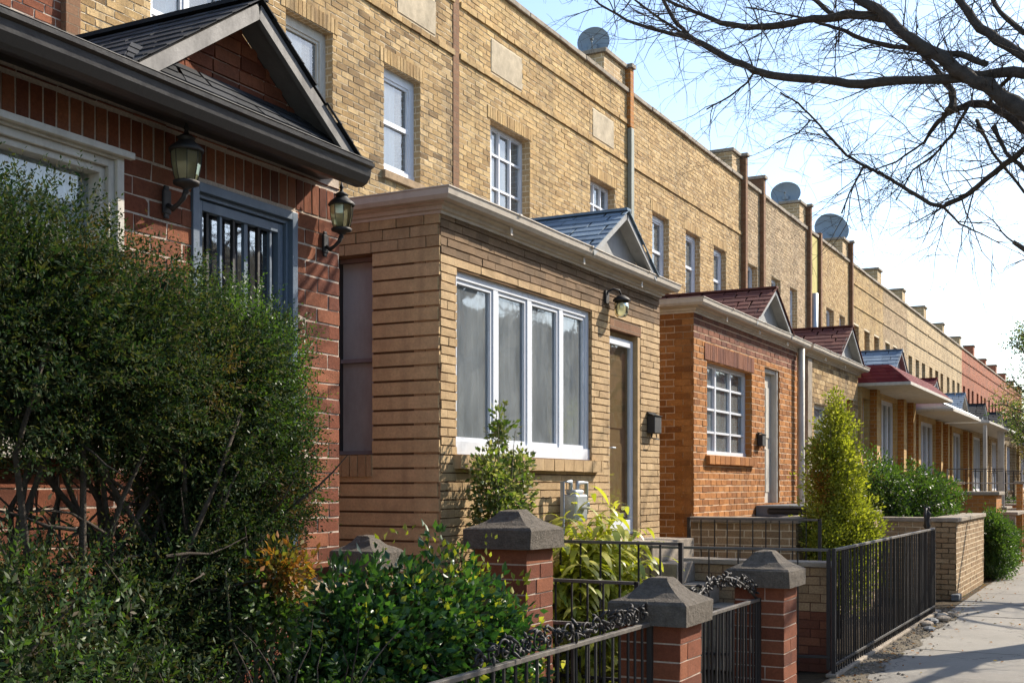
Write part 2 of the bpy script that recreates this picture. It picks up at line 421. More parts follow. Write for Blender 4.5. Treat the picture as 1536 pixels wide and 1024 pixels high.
def bricks(mb, fr, a0, a1, z0, z1, holes=(), bw=.21, bh=.075, mj=.010, proud=.006, mi=2, j=.0022, bond=.5, n0=0.0, mv=None):
    mv = mj if mv is None else mv
    nr = max(1, round((z1 - z0) / bh)); h = (z1 - z0) / nr
    for r in range(nr):
        zb, zt = z0 + r * h + mj / 2, z0 + (r + 1) * h - mj / 2
        off = (r % 2) * bw * bond + rng.uniform(-.01, .01)
        a = a0 - bw + off
        while a < a1:
            s, e = max(a + mv / 2, a0), min(a + bw - mv / 2, a1); a += bw
            seg = [(s, e)]
            for H in holes:
                if H[2] < zt - .004 and H[3] > zb + .004:
                    ns = []
                    for s_, e_ in seg:
                        if H[1] <= s_ or H[0] >= e_: ns.append((s_, e_))
                        else:
                            if s_ < H[0]: ns.append((s_, H[0]))
                            if e_ > H[1]: ns.append((H[1], e_))
                    seg = ns
            for s_, e_ in seg:
                if e_ - s_ > .018:
                    mb.bf(fr, s_, e_, zb, zt, n0 - .004, n0 + proud + rng.uniform(-.0015, .0025), mi, j, skip=(2,))

def soldiers(mb, fr, a0, a1, z0, z1, bw=.075, mj=.012, proud=.008, mi=2):
    a = a0
    while a < a1 - .02:
        mb.bf(fr, a + mj / 2, min(a + bw - mj / 2, a1), z0 + mj / 2, z1 - mj / 2, -.004, proud + rng.uniform(-.001, .003), mi, .002)
        a += bw

def curtain(parent, fr, a0, a1, z0, z1, n, mat, amp=.02, wl=.09, name='curtain'):
    mb = MB(); k = max(8, int((a1 - a0) / .015)); pts = []
    ph = rng.uniform(0, 6)
    for i in range(k + 1):
        a = a0 + (a1 - a0) * i / k
        pts.append((a, n + amp * math.sin(a / wl * 6.28 + ph + .8 * math.sin(a * 9))))
    for i in range(k):
        mb.poly([fr.P(pts[i][0], z0, pts[i][1]), fr.P(pts[i + 1][0], z0, pts[i + 1][1]), fr.P(pts[i + 1][0], z1, pts[i + 1][1] * .9 + n * .1), fr.P(pts[i][0], z1, pts[i][1] * .9 + n * .1)], 0, True)
    return mb.build(name, M[mat], parent)

def window(parent, fr, a0, a1, z0, z1, rec=.10, fw=.055, vs=(), hs=(), mat='white', glass='glass', cur=None, mw=.03, sill=None, sash=None, label=None, bot=None, vm=None, cw=(0, 1), fd=.05):
    """frame with bars, its pane, curtain and sill as children. vs/hs: bars at fractions of the opening"""
    mb = MB(); f0, f1 = -rec - fd, -rec
    b = bot or fw
    mb.bf(fr, a0, a1, z1 - fw, z1, f0, f1); mb.bf(fr, a0, a1, z0, z0 + b, f0, f1 + .012)
    mb.bf(fr, a0, a0 + fw, z0 + b, z1 - fw, f0, f1 + .002); mb.bf(fr, a1 - fw, a1, z0 + b, z1 - fw, f0, f1 + .002)
    for q in vs:
        c = a0 + (a1 - a0) * q; w = (vm or mw) / 2
        mb.bf(fr, c - w, c + w, z0 + b, z1 - fw, f0 + .004, f1 - .003)
    for q in hs:
        c = z0 + (z1 - z0) * q; w = mw / 2
        mb.bf(fr, a0 + fw, a1 - fw, c - w, c + w, f0 + .006, f1 - .006)
    if sash:     # inner stepped frame of each light
        q0 = [0, *vs, 1]
        for i in range(len(q0) - 1):
            s0 = a0 + (a1 - a0) * q0[i] + (fw if i == 0 else (vm or mw) / 2); s1 = a0 + (a1 - a0) * q0[i + 1] - (fw if i == len(q0) - 2 else (vm or mw) / 2)
            for (x0, x1, y0, y1) in ((s0, s0 + sash, z0 + b, z1 - fw), (s1 - sash, s1, z0 + b, z1 - fw), (s0 + sash, s1 - sash, z0 + b, z0 + b + sash), (s0 + sash, s1 - sash, z1 - fw - sash, z1 - fw)):
                mb.bf(fr, x0, x1, y0, y1, f0 + .008, f1 - .014)
    w = mb.build('window', M[mat], parent)
    if label: w['label'] = label
    g = MB(); g.poly([fr.P(a0 + fw * .6, z0 + b * .6, f0 + .012), fr.P(a1 - fw * .6, z0 + b * .6, f0 + .012), fr.P(a1 - fw * .6, z1 - fw * .6, f0 + .012), fr.P(a0 + fw * .6, z1 - fw * .6, f0 + .012)])
    g.build('pane', M[glass], w)
    if cur:
        A0, A1 = a0 + (a1 - a0) * cw[0], a0 + (a1 - a0) * cw[1]
        curtain(w, fr, A0 + .02, A1 - .02, z0, z1, f0 - .035, cur)
    # dark back of the room a little way in
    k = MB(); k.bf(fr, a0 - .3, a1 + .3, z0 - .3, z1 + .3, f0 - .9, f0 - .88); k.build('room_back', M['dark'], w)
    if sill:
        s = MB(); m_, over, hh = sill
        s.bf(fr, a0 - .04, a1 + .04, z0 - hh, z0 - .002, -rec + .012, over); s.build('sill', M[m_], w, .006)
    return w

def shingles(mb, P0, P1, P2, P3, rows, tab=.16, mi=0, th=.008, clipf=None):
    """P0-P1 eave, P3-P2 top; overlapping courses of tabs"""
    P0, P1, P2, P3 = map(Vector, (P0, P1, P2, P3))
    n = norm((P1 - P0).cross(P3 - P0))
    if n.z < 0: n = -n
    for r in range(rows):
        t0, t1 = r / rows, (r + 1.12) / rows if r < rows - 1 else 1.0
        L0, R0 = P0.lerp(P3, t0), P1.lerp(P2, t0); L1, R1 = P0.lerp(P3, t1), P1.lerp(P2, t1)
        ln = max((R0 - L0).length, .01); a = -rng.uniform(0, tab)
        while a < ln:
            s, e = max(a, 0) / ln, min(a + tab - .004, ln) / ln; a += tab * rng.uniform(.85, 1.15)
            if e - s <= .002: continue
            j = rng.uniform(-.006, .004); dn = (L1 - L0).normalized() * j
            A, B = L0.lerp(R0, s) + dn, L0.lerp(R0, e) + dn; C, D = L1.lerp(R1, e), L1.lerp(R1, s)
            h0 = n * (th * 1.1 + rng.uniform(0, .0025)); h1 = n * th * .3
            mb.hexa([A, B, C, D, A + h0, B + h0, C + h1, D + h1], mi, skip=(0,))

# gutter profiles (out, z), z measured down from the rim
P_CROWN = [(-.06, -.15), (.018, -.15), (.022, -.132), (.045, -.125), (.05, -.10), (.085, -.092), (.09, -.075), (.10, -.074), (.105, -.085), (.15, -.082), (.172, -.055), (.18, -.012), (.188, -.008), (.188, 0), (.170, 0), (.160, -.02), (-.06, -.02)]
P_BIG = [(-.10, -.045), (.235, -.055), (.24, -.075), (.262, -.078), (.265, -.125), (.31, -.13), (.345, -.115), (.372, -.075), (.38, -.03), (.402, -.02), (.405, 0), (.378, 0), (.365, -.02), (-.10, -.01)]

def gable(parent, fr, ac, hw, zb, rise, nf, nb, face_n, shm, rake, facemat, tri_bricks=None, rw=.09):
    """small gabled roof over a door: ridge runs back into the wall. nf: front of the rakes, face_n: the triangle's plane"""
    g = MB(); zt = zb + rise
    p = lambda a, z, n: fr.P(a, z, n)
    g.poly([p(ac - hw + .05, zb, face_n), p(ac + hw - .05, zb, face_n), p(ac, zt - .03, face_n)])
    g.poly([p(ac - hw + .05, zb, face_n - .05), p(ac, zt - .03, face_n - .05), p(ac + hw - .05, zb, face_n - .05)])
    o = g.build('gable', M[facemat], parent)
    if tri_bricks:
        tb = MB(); rows = int(rise / .075)
        for r in range(rows):
            z0 = zb + r * rise / rows; w = hw * (1 - (z0 + .06 - zb) / rise) - .03
            a = ac - w + (r % 2) * .1
            while a < ac + w:
                e = min(a + .2, ac + w)
                if e - a > .03: tb.bf(fr, a, e, z0 + .006, z0 + rise / rows - .006, face_n - .003, face_n + .01, 0, .003)
                a += .21
        tb.build('gable_bricks', M[tri_bricks], o)
    rf = MB()
    for sg in (-1, 1):
        e0, e1 = p(ac + sg * (hw + .05), zb - .02, nf + .02), p(ac + sg * (hw + .05), zb - .02, nb)
        t1, t0 = p(ac, zt + .015, nb), p(ac, zt + .015, nf + .02)
        if sg < 0: shingles(rf, e1, e0, t0, t1, 8)
        else: shingles(rf, e0, e1, t1, t0, 8)
    # ridge cap
    rf.bf(fr, ac - .05, ac + .05, zt + .012, zt + .035, nb, nf + .02)
    rf.build('gable_roof', M[shm], parent)
    rk = MB()
    ang = math.atan2(rise, hw); L = math.hypot(rise, hw)
    for sg in (-1, 1):
        q = lambda s, dn, n: p(ac + sg * (hw + .045 - s * math.cos(ang) - dn * math.sin(ang)), zb - .02 + s * math.sin(ang) - dn * math.cos(ang), n)
        rk.hexa([q(0, rw, nf - .03), q(L, rw, nf - .03), q(L, rw, nf), q(0, rw, nf), q(0, .012, nf - .03), q(L + .03, .012, nf - .03), q(L + .03, .012, nf), q(0, .012, nf)])
        rk.hexa([q(0, .03, face_n), q(L, .03, face_n), q(L, .03, nf - .03), q(0, .03, nf - .03), q(0, .014, face_n), q(L, .014, face_n), q(L, .014, nf - .03), q(0, .014, nf - .03)])
    rk.build('rake_board', M[rake], parent)
    return o

XM, XF = -7.5, -4.5          # main wall and front-room wall planes
BND = [0.9, 6.85, 12.9, 18.85, 24.95, 30.6, 35.6, 40.7, 45.2, 50.1, 55.0, 60.4, 65.8, 71.2, 76.6, 82.0, 87.4, 93.0]
FSM = FS(XM); FSF = FS(XF)
NEAR = 5                     # lots whose bricks are laid one by one

def main_body(h, i, y0, y1, wins, brick, btex, mortar, low=0.0, strings=(6.98, 7.63), real=True, panels=()):
    holes = [(w[0], w[1], w[2], w[3]) for w in wins]
    mb = MB()
    if real:
        wall(mb, FSM, y0, y1, low, 8.15, holes, .3, 0, 1)
        bricks(mb, FSM, y0, y1, 3.9, 8.15, holes + [(p[0], p[1], p[2], p[3]) for p in panels], .205, .068, .0125, .005, 2, .0028)
        mats = [M[mortar], M[btex], M[brick]]
    else:
        wall(mb, FSM, y0, y1, low, 8.15, holes, .3, 0, 0); mats = [M[btex]]
    mb.build('wall', mats, h)
    for z in strings:
        st = MB()
        bricks(st, FSM, y0 + .01, y1 - .14, z, z + .075, [], .205, .075, .009, .030, 0, .004); st.build('string_course', [M[brick if real else btex]], h)
    if False: st.build('string_course', [M[brick if real else btex]], h)
    for p in panels:
        pm = MB(); pm.bf(FSM, p[0] + .01, p[1] - .01, p[2] + .01, p[3] - .01, .001, .012, 0, .002); pm.build('inset_panel', M['panel'], h, .004)
    cp = MB(); n = max(2, int((y1 - y0) / .9)); 
    for k in range(n):
        a, b = y0 + (y1 - y0) * k / n, y0 + (y1 - y0) * (k + 1) / n
        cp.bf(FSM, a + .004, b - .004, 8.152, 8.225 + rng.uniform(-.006, .006), -.36, .055 + rng.uniform(-.008, .008), 0, .004)
    cp.build('coping', M['coping'], h, .008)
    rf = MB(); rf.box(-17, XM - .31, y0, y1, 7.4, 7.55); rf.build('roof', M['roof'], h)
    rw = MB(); rw.box(-17.2, -17.001, y0, y1, 0, 7.39); rw.build('rear_wall', M[btex], h)
    # party wall rising above the parapet at the far end of the lot
    pw = MB(); pw.box(-16.9, XM - .36, y1 - .12, y1 - .003, 0, 8.1); pw.build('party_wall', M[btex], h)
    return holes

def end_pier(h, y1, top=8.68, w=.5, cap='coping', brick='t_tan', pil=True, pilmat='tan_dark', down=4.0, white=False, proud=.11):
    top += rng.uniform(-.08, .07); w += rng.uniform(-.12, .12) if w > .6 else 0
    pb = MB(); pb.box(XM - .5, XM - .02, y1 - w, y1 - .16, 8.227, top)
    pb.build('chimney', M[brick], h, .006)
    c = MB(); c.box(XM - .54, XM + .03, y1 - w - .04, y1 - .165, top + .002, top + .07); c.build('chimney_cap', M[cap], h, .008)
    if pil:
        q = MB(); q.box(XM - .3, XM + proud, y1 - .155, y1 - .005, down, top + .02)
        q.build('pilaster', M[pilmat], h, .005)
        k = MB(); k.box(XM - .34, XM + proud + .04, y1 - .17, y1 - .002, top + .022, top + .09); k.build('pilaster_cap', M[cap], h, .006)
    if white:
        d = MB(); d.tube([(XM + .16, y1 - .22, 7.9), (XM + .16, y1 - .22, 4.0)], .045, 8); d.build('downpipe', M['metal'], h)

def up_window(h, w, style='sash', mat='white', cur=True, rec=.10):
    a0, a1, z0, z1 = w
    if style == 'sash':
        window(h, FSM, a0, a1, z0, z1, rec, .07, hs=(.47,), mat=mat, glass='glass2', cur='curtainw' if cur else None, mw=.045, sash=.03, sill=('sill', .04, .08), cw=(0, .55) if rng.random() < .5 else (0, 1))
    else:
        window(h, FSM, a0, a1, z0, z1, rec, .05, vs=(.33, .66), hs=(), mat=mat, glass='glass2', cur='curtainw', mw=.04, vm=.05, sash=.02, sill=('sill', .04, .08))

def front_room(h, y0, y1, zt, fholes, sholes, brick, btex, mortar, bw=.21, bh=.078, top=None, side=None, proud=.006, mj=.010, base=0.0, zb=None, mv=None):
    """the one-storey room in front: front wall, side walls and flat roof"""
    zt_ = zt - .03
    mb = MB(); wall(mb, FSF, y0, y1, base, zt_, fholes, .22, 0, 1)
    if brick:
        zs = zt_ if not top else top[0]
        bricks(mb, FSF, y0, y1, zb or base, zs, fholes, bw, bh, mj, proud, 2, mv=mv)
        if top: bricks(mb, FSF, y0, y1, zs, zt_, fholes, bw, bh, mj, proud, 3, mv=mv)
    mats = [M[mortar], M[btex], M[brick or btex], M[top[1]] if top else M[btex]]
    mb.build('front_wall', mats, h)
    sd = MB(); fc = FC(y0); s = side or {}
    wall(sd, fc, XM + .002, XF - .222, base, zt_, sholes, .2, 0, 1)
    sd.bf(fc, XF - .2201, XF - .002, base, zt_, -.2, -.0005, 0)
    hs = list(sholes)
    if brick:
        zs = min(s.get('zs', zt_), zt_)
        bricks(sd, fc, XM, XF + .002, zb or base, zs, hs, s.get('bw', bw), s.get('bh', bh), s.get('mj', mj), s.get('proud', proud), 2, j=s.get('j', .0022))
        if zs < zt_: bricks(sd, fc, XM, XF + .004, zs, zt_, hs, .24, .075, .008, s.get('proud', proud), 3)
    sd.build('side_wall', [M[mortar] if brick else M[s.get('brick', btex)], M[btex], M[s.get('brick', brick or btex)], M[s.get('top', brick or btex)]], h)
    fw = MB(); fw.box(XM + .002, XF - .222, y1 - .2, y1 - .001, base, zt_); fw.build('far_side_wall', M[btex], h)
    rf = MB()
    rf.poly([(XF + .02, y0 + .0, zt), (XF + .02, y1, zt), (XM, y1, zt + .12), (XM, y0, zt + .12)])
    rf.poly([(XF + .02, y0 + .0, zt - .028), (XM, y0, zt - .028), (XM, y1, zt - .028), (XF + .02, y1, zt - .028)])
    rf.build('flat_roof', M['roof'], h)

def gutter(h, y0, y1, z, prof, mat, far=True):
    g = MB(); path = [(XM + .01, y0), (XF, y0), (XF, y1)] + ([(XM + .01, y1)] if far else [])
    # travel so that outside is to the right: reverse
    path = path if True else path
    g.sweep(path, prof, z, 0, .005)
    for k in range(int((y1 - y0) / 1.4)):
        a = y0 + .9 + 1.4 * k; g.bf(FSF, a, a + .035, z - .155, z - .078, .10, .11); g.bf(FSF, a, a + .04, z - .012, z + .004, .05, .195)
    return g.build('gutter', M[mat], h, .003)

def lantern(fr, a, z, s, label, lit=False):
    """coach lantern on a scrolled wall arm"""
    base = fr.P(a, z, 0); t = thing('wall_lantern', base, label, 'lantern', 'coach lanterns beside the slate blue door')
    bp = MB(); bp.bf(fr, a - .035 * s, a + .035 * s, z - .09 * s, z + .07 * s, .012, .03); bp.bf(fr, a - .022 * s, a + .022 * s, z - .12 * s, z + .10 * s, .012, .026); bp.build('backplate', M['iron'], t, .006)
    ar = MB(); n = .20 * s
    pts = [fr.P(a, z - .03 * s, .03), fr.P(a, z - .06 * s, .08 * s), fr.P(a, z - .035 * s, .13 * s), fr.P(a, z + .0 * s, .175 * s), fr.P(a, z + .05 * s, n)]
    ar.tube(pts, [.016 * s, .02 * s, .015 * s, .017 * s, .02 * s], 8); ar.build('arm', M['iron'], t)
    c = fr.P(a, z, n)
    b = MB(); b.lathe(c, [(.0, .02 * s), (.022 * s, .03 * s), (.012 * s, .05 * s), (.05 * s, .075 * s), (.085 * s, .085 * s), (.09 * s, .105 * s), (.065 * s, .115 * s), (.0, .116 * s)], 12); b.build('base', M['iron'], t)
    g = MB(); g.lathe(c, [(.068 * s, .112 * s), (.080 * s, .15 * s), (.094 * s, .22 * s), (.098 * s, .29 * s), (.093 * s, .312 * s)], 8, sm=False); g.build('glass', M['lampglass'], t)
    bar = MB()
    for q in range(8):
        an = 2 * math.pi * q / 8
        bar.tube([(c[0] + r * s * math.cos(an), c[1] + r * s * math.sin(an), c[2] + zz * s) for r, zz in ((.069, .112), (.081, .15), (.095, .22), (.099, .29), (.094, .312))], .0035 * s, 4)
    bar.build('cage', M['iron'], t)
    r = MB(); r.lathe(c, [(.112 * s, .300 * s), (.118 * s, .312 * s), (.10 * s, .335 * s), (.06 * s, .365 * s), (.05 * s, .385 * s), (.062 * s, .392 * s), (.04 * s, .41 * s), (.018 * s, .42 * s), (.012 * s, .445 * s), (.02 * s, .455 * s), (.012 * s, .475 * s), (.002 * s, .515 * s)], 12); r.build('roof_cap', M['iron'], t)
    bl = MB(); bl.lathe(c, [(.012 * s, .115 * s), (.014 * s, .17 * s), (.022 * s, .2 * s), (.024 * s, .23 * s), (.012 * s, .26 * s), (.0, .262 * s)], 10); bl.build('bulb', M['offwhite'], t)
    return t

def m_lampglass():
    t = NT('amber_seeded_glass')
    g = t.n('ShaderNodeBsdfGlossy'); g.inputs['Roughness'].default_value = .12; g.inputs[0].default_value = (.8, .85, .7, 1)
    tp = t.n('ShaderNodeBsdfTransparent'); tp.inputs[0].default_value = (.74, .74, .60, 1)
    tl = t.n('ShaderNodeBsdfTranslucent'); tl.inputs[0].default_value = (.82, .83, .62, 1)
    fr = t.n('ShaderNodeFresnel'); fr.inputs[0].default_value = 1.6
    a = t.n('ShaderNodeMixShader'); a.inputs[0].default_value = .45; t.l(tp.outputs[0], a.inputs[1]); t.l(tl.outputs[0], a.inputs[2])
    b = t.n('ShaderNodeMixShader'); t.l(t.math('ADD', fr.outputs[0], .12), b.inputs[0]); t.l(a.outputs[0], b.inputs[1]); t.l(g.outputs[0], b.inputs[2])
    t.l(b.outputs[0], t.out.inputs[0]); return t.mat
M['lampglass'] = m_lampglass()
M['yellow'] = m_paint('yellow_wall_paint', (.46, .39, .12), .8, .3)
BND[3] = 18.56
GR_H = 'row houses along the left of the street'
def house(i, label):
    return thing('row_house', (XM, BND[i], 0), label, 'house', GR_H)

def lintels(h, ws, mat):
    for w in ws:
        lt = MB(); soldiers(lt, FSM, w[0] - .08, w[1] + .08, w[3] + .003, w[3] + .17, .068, .01, .012, 0); lt.build('lintel', M[mat], h)

# ================================================================= house 1: dark red brick, black gutter
h = house(0, 'dark red brick house with black gutter and brick gable at the left edge')
main_body(h, 0, BND[0], BND[1], [(2.2, 3.2, 5.2, 6.4), (4.4, 5.4, 5.2, 6.4)], 'red', 't_red', 'm_red')
for w in [(2.2, 3.2, 5.2, 6.4), (4.4, 5.4, 5.2, 6.4)]: up_window(h, w)
end_pier(h, BND[1], pilmat='tan_dark', proud=.06)
W1 = (2.35, 4.37, 1.88, 3.34); D1 = (4.89, 5.79, 1.13, 3.33)
mb = MB(); wall(mb, FSF, .95, 6.23, 0, 3.66, [W1, D1], .22, 0, 1)
H1 = [W1, D1]
bricks(mb, FSF, .95, 6.23, .02, 3.348, H1, .235, .092, .0115, .004, 2, .0035)
soldiers(mb, FSF, .95, 6.23, 3.352, 3.545, .078, .014, .004)
bricks(mb, FSF, .95, 6.23, 3.56, 3.575, [], .235, .092, .010, .009, 2, .003)
mb.build('front_wall', [M['m_red'], M['t_red'], M['red']], h)
mb = MB(); mb.box(XM, XF - .222, 6.03, 6.229, 0, 3.65); mb.box(XM, XF - .222, .95, 1.15, 0, 3.65); mb.build('far_side_wall', M['t_red'], h)
mb = MB(); mb.poly([(XF + .1, .95, 3.69), (XF + .1, 6.25, 3.69), (XM, 6.25, 3.8), (XM, .95, 3.8)]); mb.build('flat_roof', M['roof'], h)
g = MB(); g.sweep([(XF, .9), (XF, 6.04)], P_BIG, 3.64, 0, .004); gg = g.build('gutter', M['black'], h, .004)
g = MB(); g.bf(FSF, .9, 6.04, 3.646, 3.649, .385, .402); g.build('gutter_lip', M['greyw'], gg)
g = MB(); g.bf(FSF, .95, 6.23, 3.38, 3.42, .001, .015); 
gable(h, FSF, 5.06, .90, 3.67, .61, .33, -3.0, .12, 'sh_black', 'greyw', 't_red', 'red', .085)
sh = MB(); shingles(sh, FSF.P(4.06, 3.65, .34), FSF.P(6.06, 3.65, .34), FSF.P(5.78, 3.865, .125), FSF.P(4.34, 3.865, .125), 4, .2)
sh.build('pent_roof', M['sh_black'], h)
# window with deep weathered casing
w = window(h, FSF, *W1, rec=.03, fw=.05, mat='offwhite', glass='glass', cur='curtainw', vs=(.5,), sash=.06, vm=.12, bot=.06)
cs = MB(); a0, a1, z0, z1 = W1
for k, (d0, d1, n) in enumerate(((.0, .045, .05), (.045, .085, .03), (.085, .12, .008))):
    cs.bf(FSF, a1 - d1, a1 - d0, z0 + .05, z1 - d0, -.10, n); cs.bf(FSF, a0 + d0, a0 + d1, z0 + .05, z1 - d0, -.10, n)
    cs.bf(FSF, a0 + d1, a1 - d1, z1 - d1, z1 - d0, -.10, n + .002)
cs.bf(FSF, a0 - .04, a1 + .04, z1 - .03, z1 + .004, .0505, .085); cs.bf(FSF, a0 - .06, a1 + .06, z0 - .06, z0 + .048, -.10, .09)
cs.build('casing', M['offwhite'], w, .004)
# slate blue security door
fr = FSF; a0, a1, z0, z1 = D1
d = MB(); 
for q0, q1, n in ((0, .05, .02), (.05, .075, -.01)):
    d.bf(fr, a0 + q0, a0 + q1, z0, z1 - q0, -.14, n); d.bf(fr, a1 - q1, a1 - q0, z0, z1 - q0, -.14, n); d.bf(fr, a0 + q1, a1 - q1, z1 - q1, z1 - q0, -.14, n)
d.bf(fr, a0 + .05, a1 - .05, z0, z0 + .04, -.14, .03)
fd = d.build('door_frame', M['blue'], h, .003)
d = MB(); b0, b1, y0, y1 = a0 + .08, a1 - .08, z0 + .045, z1 - .08
for (x0, x1, v0, v1) in ((b0, b0 + .045, y0, y1), (b1 - .045, b1, y0, y1), (b0 + .045, b1 - .045, y1 - .055, y1), (b0 + .045, b1 - .045, y0, y0 + .3), (b0 + .045, b1 - .045, y0 + .95, y0 + 1.03)):
    d.bf(fr, x0, x1, v0, v1, -.075, -.03)
dr = d.build('door', M['blue'], h, .003)
for k in range(6):
    c = b0 + .045 + (b1 - b0 - .09) * (k + .5) / 6
    m_ = MB(); m_.bf(fr, c - .009 - (.012 if k == 3 else 0), c + .009, y0 + .3, y1 - .055, -.064, -.042); m_.build('door_bar', M['blue' if k % 2 else 'iron'], dr)
m_ = MB(); m_.bf(fr, b0 + .03, b1 - .03, y0 + .2, y1 - .03, -.095, -.09); m_.build('door_glass', M['glass3'], dr)
curtain(dr, fr, b0 + .03, b1 - .03, y0 + .1, y1 - .02, -.16, 'mauve', .025, .13)
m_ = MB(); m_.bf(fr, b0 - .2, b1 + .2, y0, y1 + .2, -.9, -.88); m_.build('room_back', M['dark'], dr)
m_ = MB(); m_.lathe(fr.P(b0 + .04, 2.15, -.02), [(0, -.03), (.025, -.02), (.028, .01), (0, .02)], 10); m_.build('handle', M['metal'], dr)
st = MB(); st.box(XF + .012, XF + .46, 4.62, 6.42, 1.06, 1.125); st.build('landing_slab', M['sill'], h, .008)
st = MB(); st.box(XF + .012, XF + .40, 4.66, 6.38, 0, 1.058)
st.build('landing_wall', M['t_red'], h)
lantern(FSF, 4.69, 3.175, .78, 'black coach lantern with amber glass left of the slate blue door')
lantern(FSF, 6.06, 3.20, .72, 'smaller looking black coach lantern at the red brick corner right of the blue door')

# ================================================================= house 2: tan painted front room
h = house(1, 'tan painted brick house with four-light white bay window and blue-grey shingled gable')
W2 = [(7.66, 8.72, 5.2, 6.42), (9.49, 10.27, 5.22, 6.42), (11.23, 12.0, 5.22, 6.42)]
main_body(h, 1, BND[1], BND[2], W2, 'tan', 't_tan', 'm_tan', panels=[(11.5, 12.35, 7.08, 7.5), (8.0, 8.9, 7.08, 7.5)])
for k, w in enumerate(W2): window(h, FSM, *w, rec=.09, fw=.10, hs=(.5,), vs=(.5,) if k == 0 else (), mat='offwhite' if k == 1 else 'white', glass='glass2', cur='curtainw', cw=(0, .62), mw=.05, sash=.03, sill=('sill', .05, .09))
lintels(h, W2, 'tan')
end_pier(h, BND[2], top=8.3, proud=.015)
FW = (7.70, 10.18, 1.93, 3.30); FD = (10.60, 11.40, 1.20, 3.30); SW = (-6.4, -5.08, 1.93, 3.43)
front_room(h, 7.47, 11.94, 3.79, [FW, FD], [SW], 'paint', 't_paint', 'm_paint', .205, .066, mv=.0035, top=(3.38, 'front_top'),
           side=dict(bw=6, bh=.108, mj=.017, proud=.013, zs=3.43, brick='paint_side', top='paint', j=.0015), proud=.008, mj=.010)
gutter(h, 7.47, 11.94, 3.82, P_CROWN, 'gutter')
w = window(h, FSF, *FW, rec=.03, fw=.055, vs=(.275, .515, .765), vm=.075, sash=.032, cur='curtain', sill=None, bot=.10, glass='glass_bay')
s = MB(); soldiers(s, FSF, FW[0] - .05, FW[1] + .12, 1.815, 1.925, .20, .01, .07, 0); s.build('brick_sill', M['paint'], h)
w = window(h, FC(7.47), *SW, rec=.11, fw=.03, hs=(.48,), mat='blind', glass='blind_pane', cur=None, mw=.03)
s = MB(); soldiers(s, FC(7.47), SW[0], SW[1], 1.76, 1.926, .075, .008, .03, 0); s.build('brick_sill', M['paint'], h)
# storm door
fr = FSF; a0, a1, z0, z1 = FD
d = MB(); d.bf(fr, a0, a1, z1 - .10, z1, -.18, .012); d.build('door_lintel', M['tan_dark'], h)
z1 -= .102
d = MB(); d.bf(fr, a0, a0 + .05, z0, z1, -.18, -.08); d.bf(fr, a1 - .07, a1, z0, z1, -.18, .004); d.bf(fr, a0 + .05, a1 - .07, z1 - .05, z1, -.18, -.08)
d.build('door_frame', M['paint'], h)
b0, b1, y0, y1 = a0 + .055, a1 - .075, z0 + .01, z1 - .055
d = MB()
for (x0, x1, v0, v1) in ((b0, b0 + .06, y0, y1), (b1 - .06, b1, y0, y1), (b0 + .06, b1 - .06, y1 - .07, y1), (b0 + .06, b1 - .06, y0, y0 + .14)): d.bf(fr, x0, x1, v0, v1, -.085, -.045)
dr = d.build('storm_door', M['white'], h, .003)
m_ = MB(); m_.bf(fr, b0 + .05, b1 - .05, y0 + .1, y1 - .05, -.07, -.064); m_.build('door_glass', M['glass3'], dr)
m_ = MB(); m_.bf(fr, b0, b1, y0, y1, -.16, -.11); m_.bf(fr, b0 + .12, b1 - .12, y0 + .25, y0 + .9, -.109, -.10); m_.bf(fr, b0 + .12, b1 - .12, y0 + 1.05, y1 - .2, -.109, -.10); m_.build('inner_door', M['wood'], dr, .004)
m_ = MB(); m_.tube([fr.P(b0 + .03, y0 + .85, -.04), fr.P(b0 + .03, y0 + .85, -.005), fr.P(b0 + .11, y0 + .85, -.005)], .009, 6); m_.build('handle', M['metal'], dr)
gable(h, FSF, 10.62, .76, 3.82, .47, .18, -2.95, .04, 'sh_blue', 'ggrey', 'ggrey', None, .06)
st = MB()
for k in range(6): st.box(XF + .012, XF + .50 + .24 * k, 10.45 + .002 * k, 11.62 - .002 * k, 1.165 - .19 * (k + 1) + .002, 1.165 - .19 * k)
st.build('stoop', M['coping'], h, .006)

# things on house 2
fr = FSF; t = thing('wall_lamp', fr.P(10.62, 3.47, 0), 'glass jar wall lamp hanging from a bent arm above the storm door', 'lamp')
b = MB(); b.tube([fr.P(10.5, 3.47, .012), fr.P(10.5, 3.53, .03), fr.P(10.54, 3.56, .07), fr.P(10.59, 3.55, .11), fr.P(10.62, 3.50, .12)], .010, 6); b.bf(fr, 10.46, 10.54, 3.42, 3.54, .010, .028); b.build('arm', M['iron'], t)
c = fr.P(10.62, 3.33, .12)
b = MB(); b.lathe(c, [(.0, .18), (.03, .175), (.08, .14), (.085, .12), (.06, .118), (0, .118)], 12); b.build('lamp_shade', M['iron'], t)
b = MB(); b.lathe(c, [(.066, .117), (.07, .06), (.062, .0), (.045, -.03), (0, -.035)], 12); b.build('glass_jar', M['lampglass'], t)
b = MB(); b.lathe(c, [(.012, .11), (.025, .07), (.02, .03), (0, .02)], 10); b.build('bulb', M['offwhite'], t)

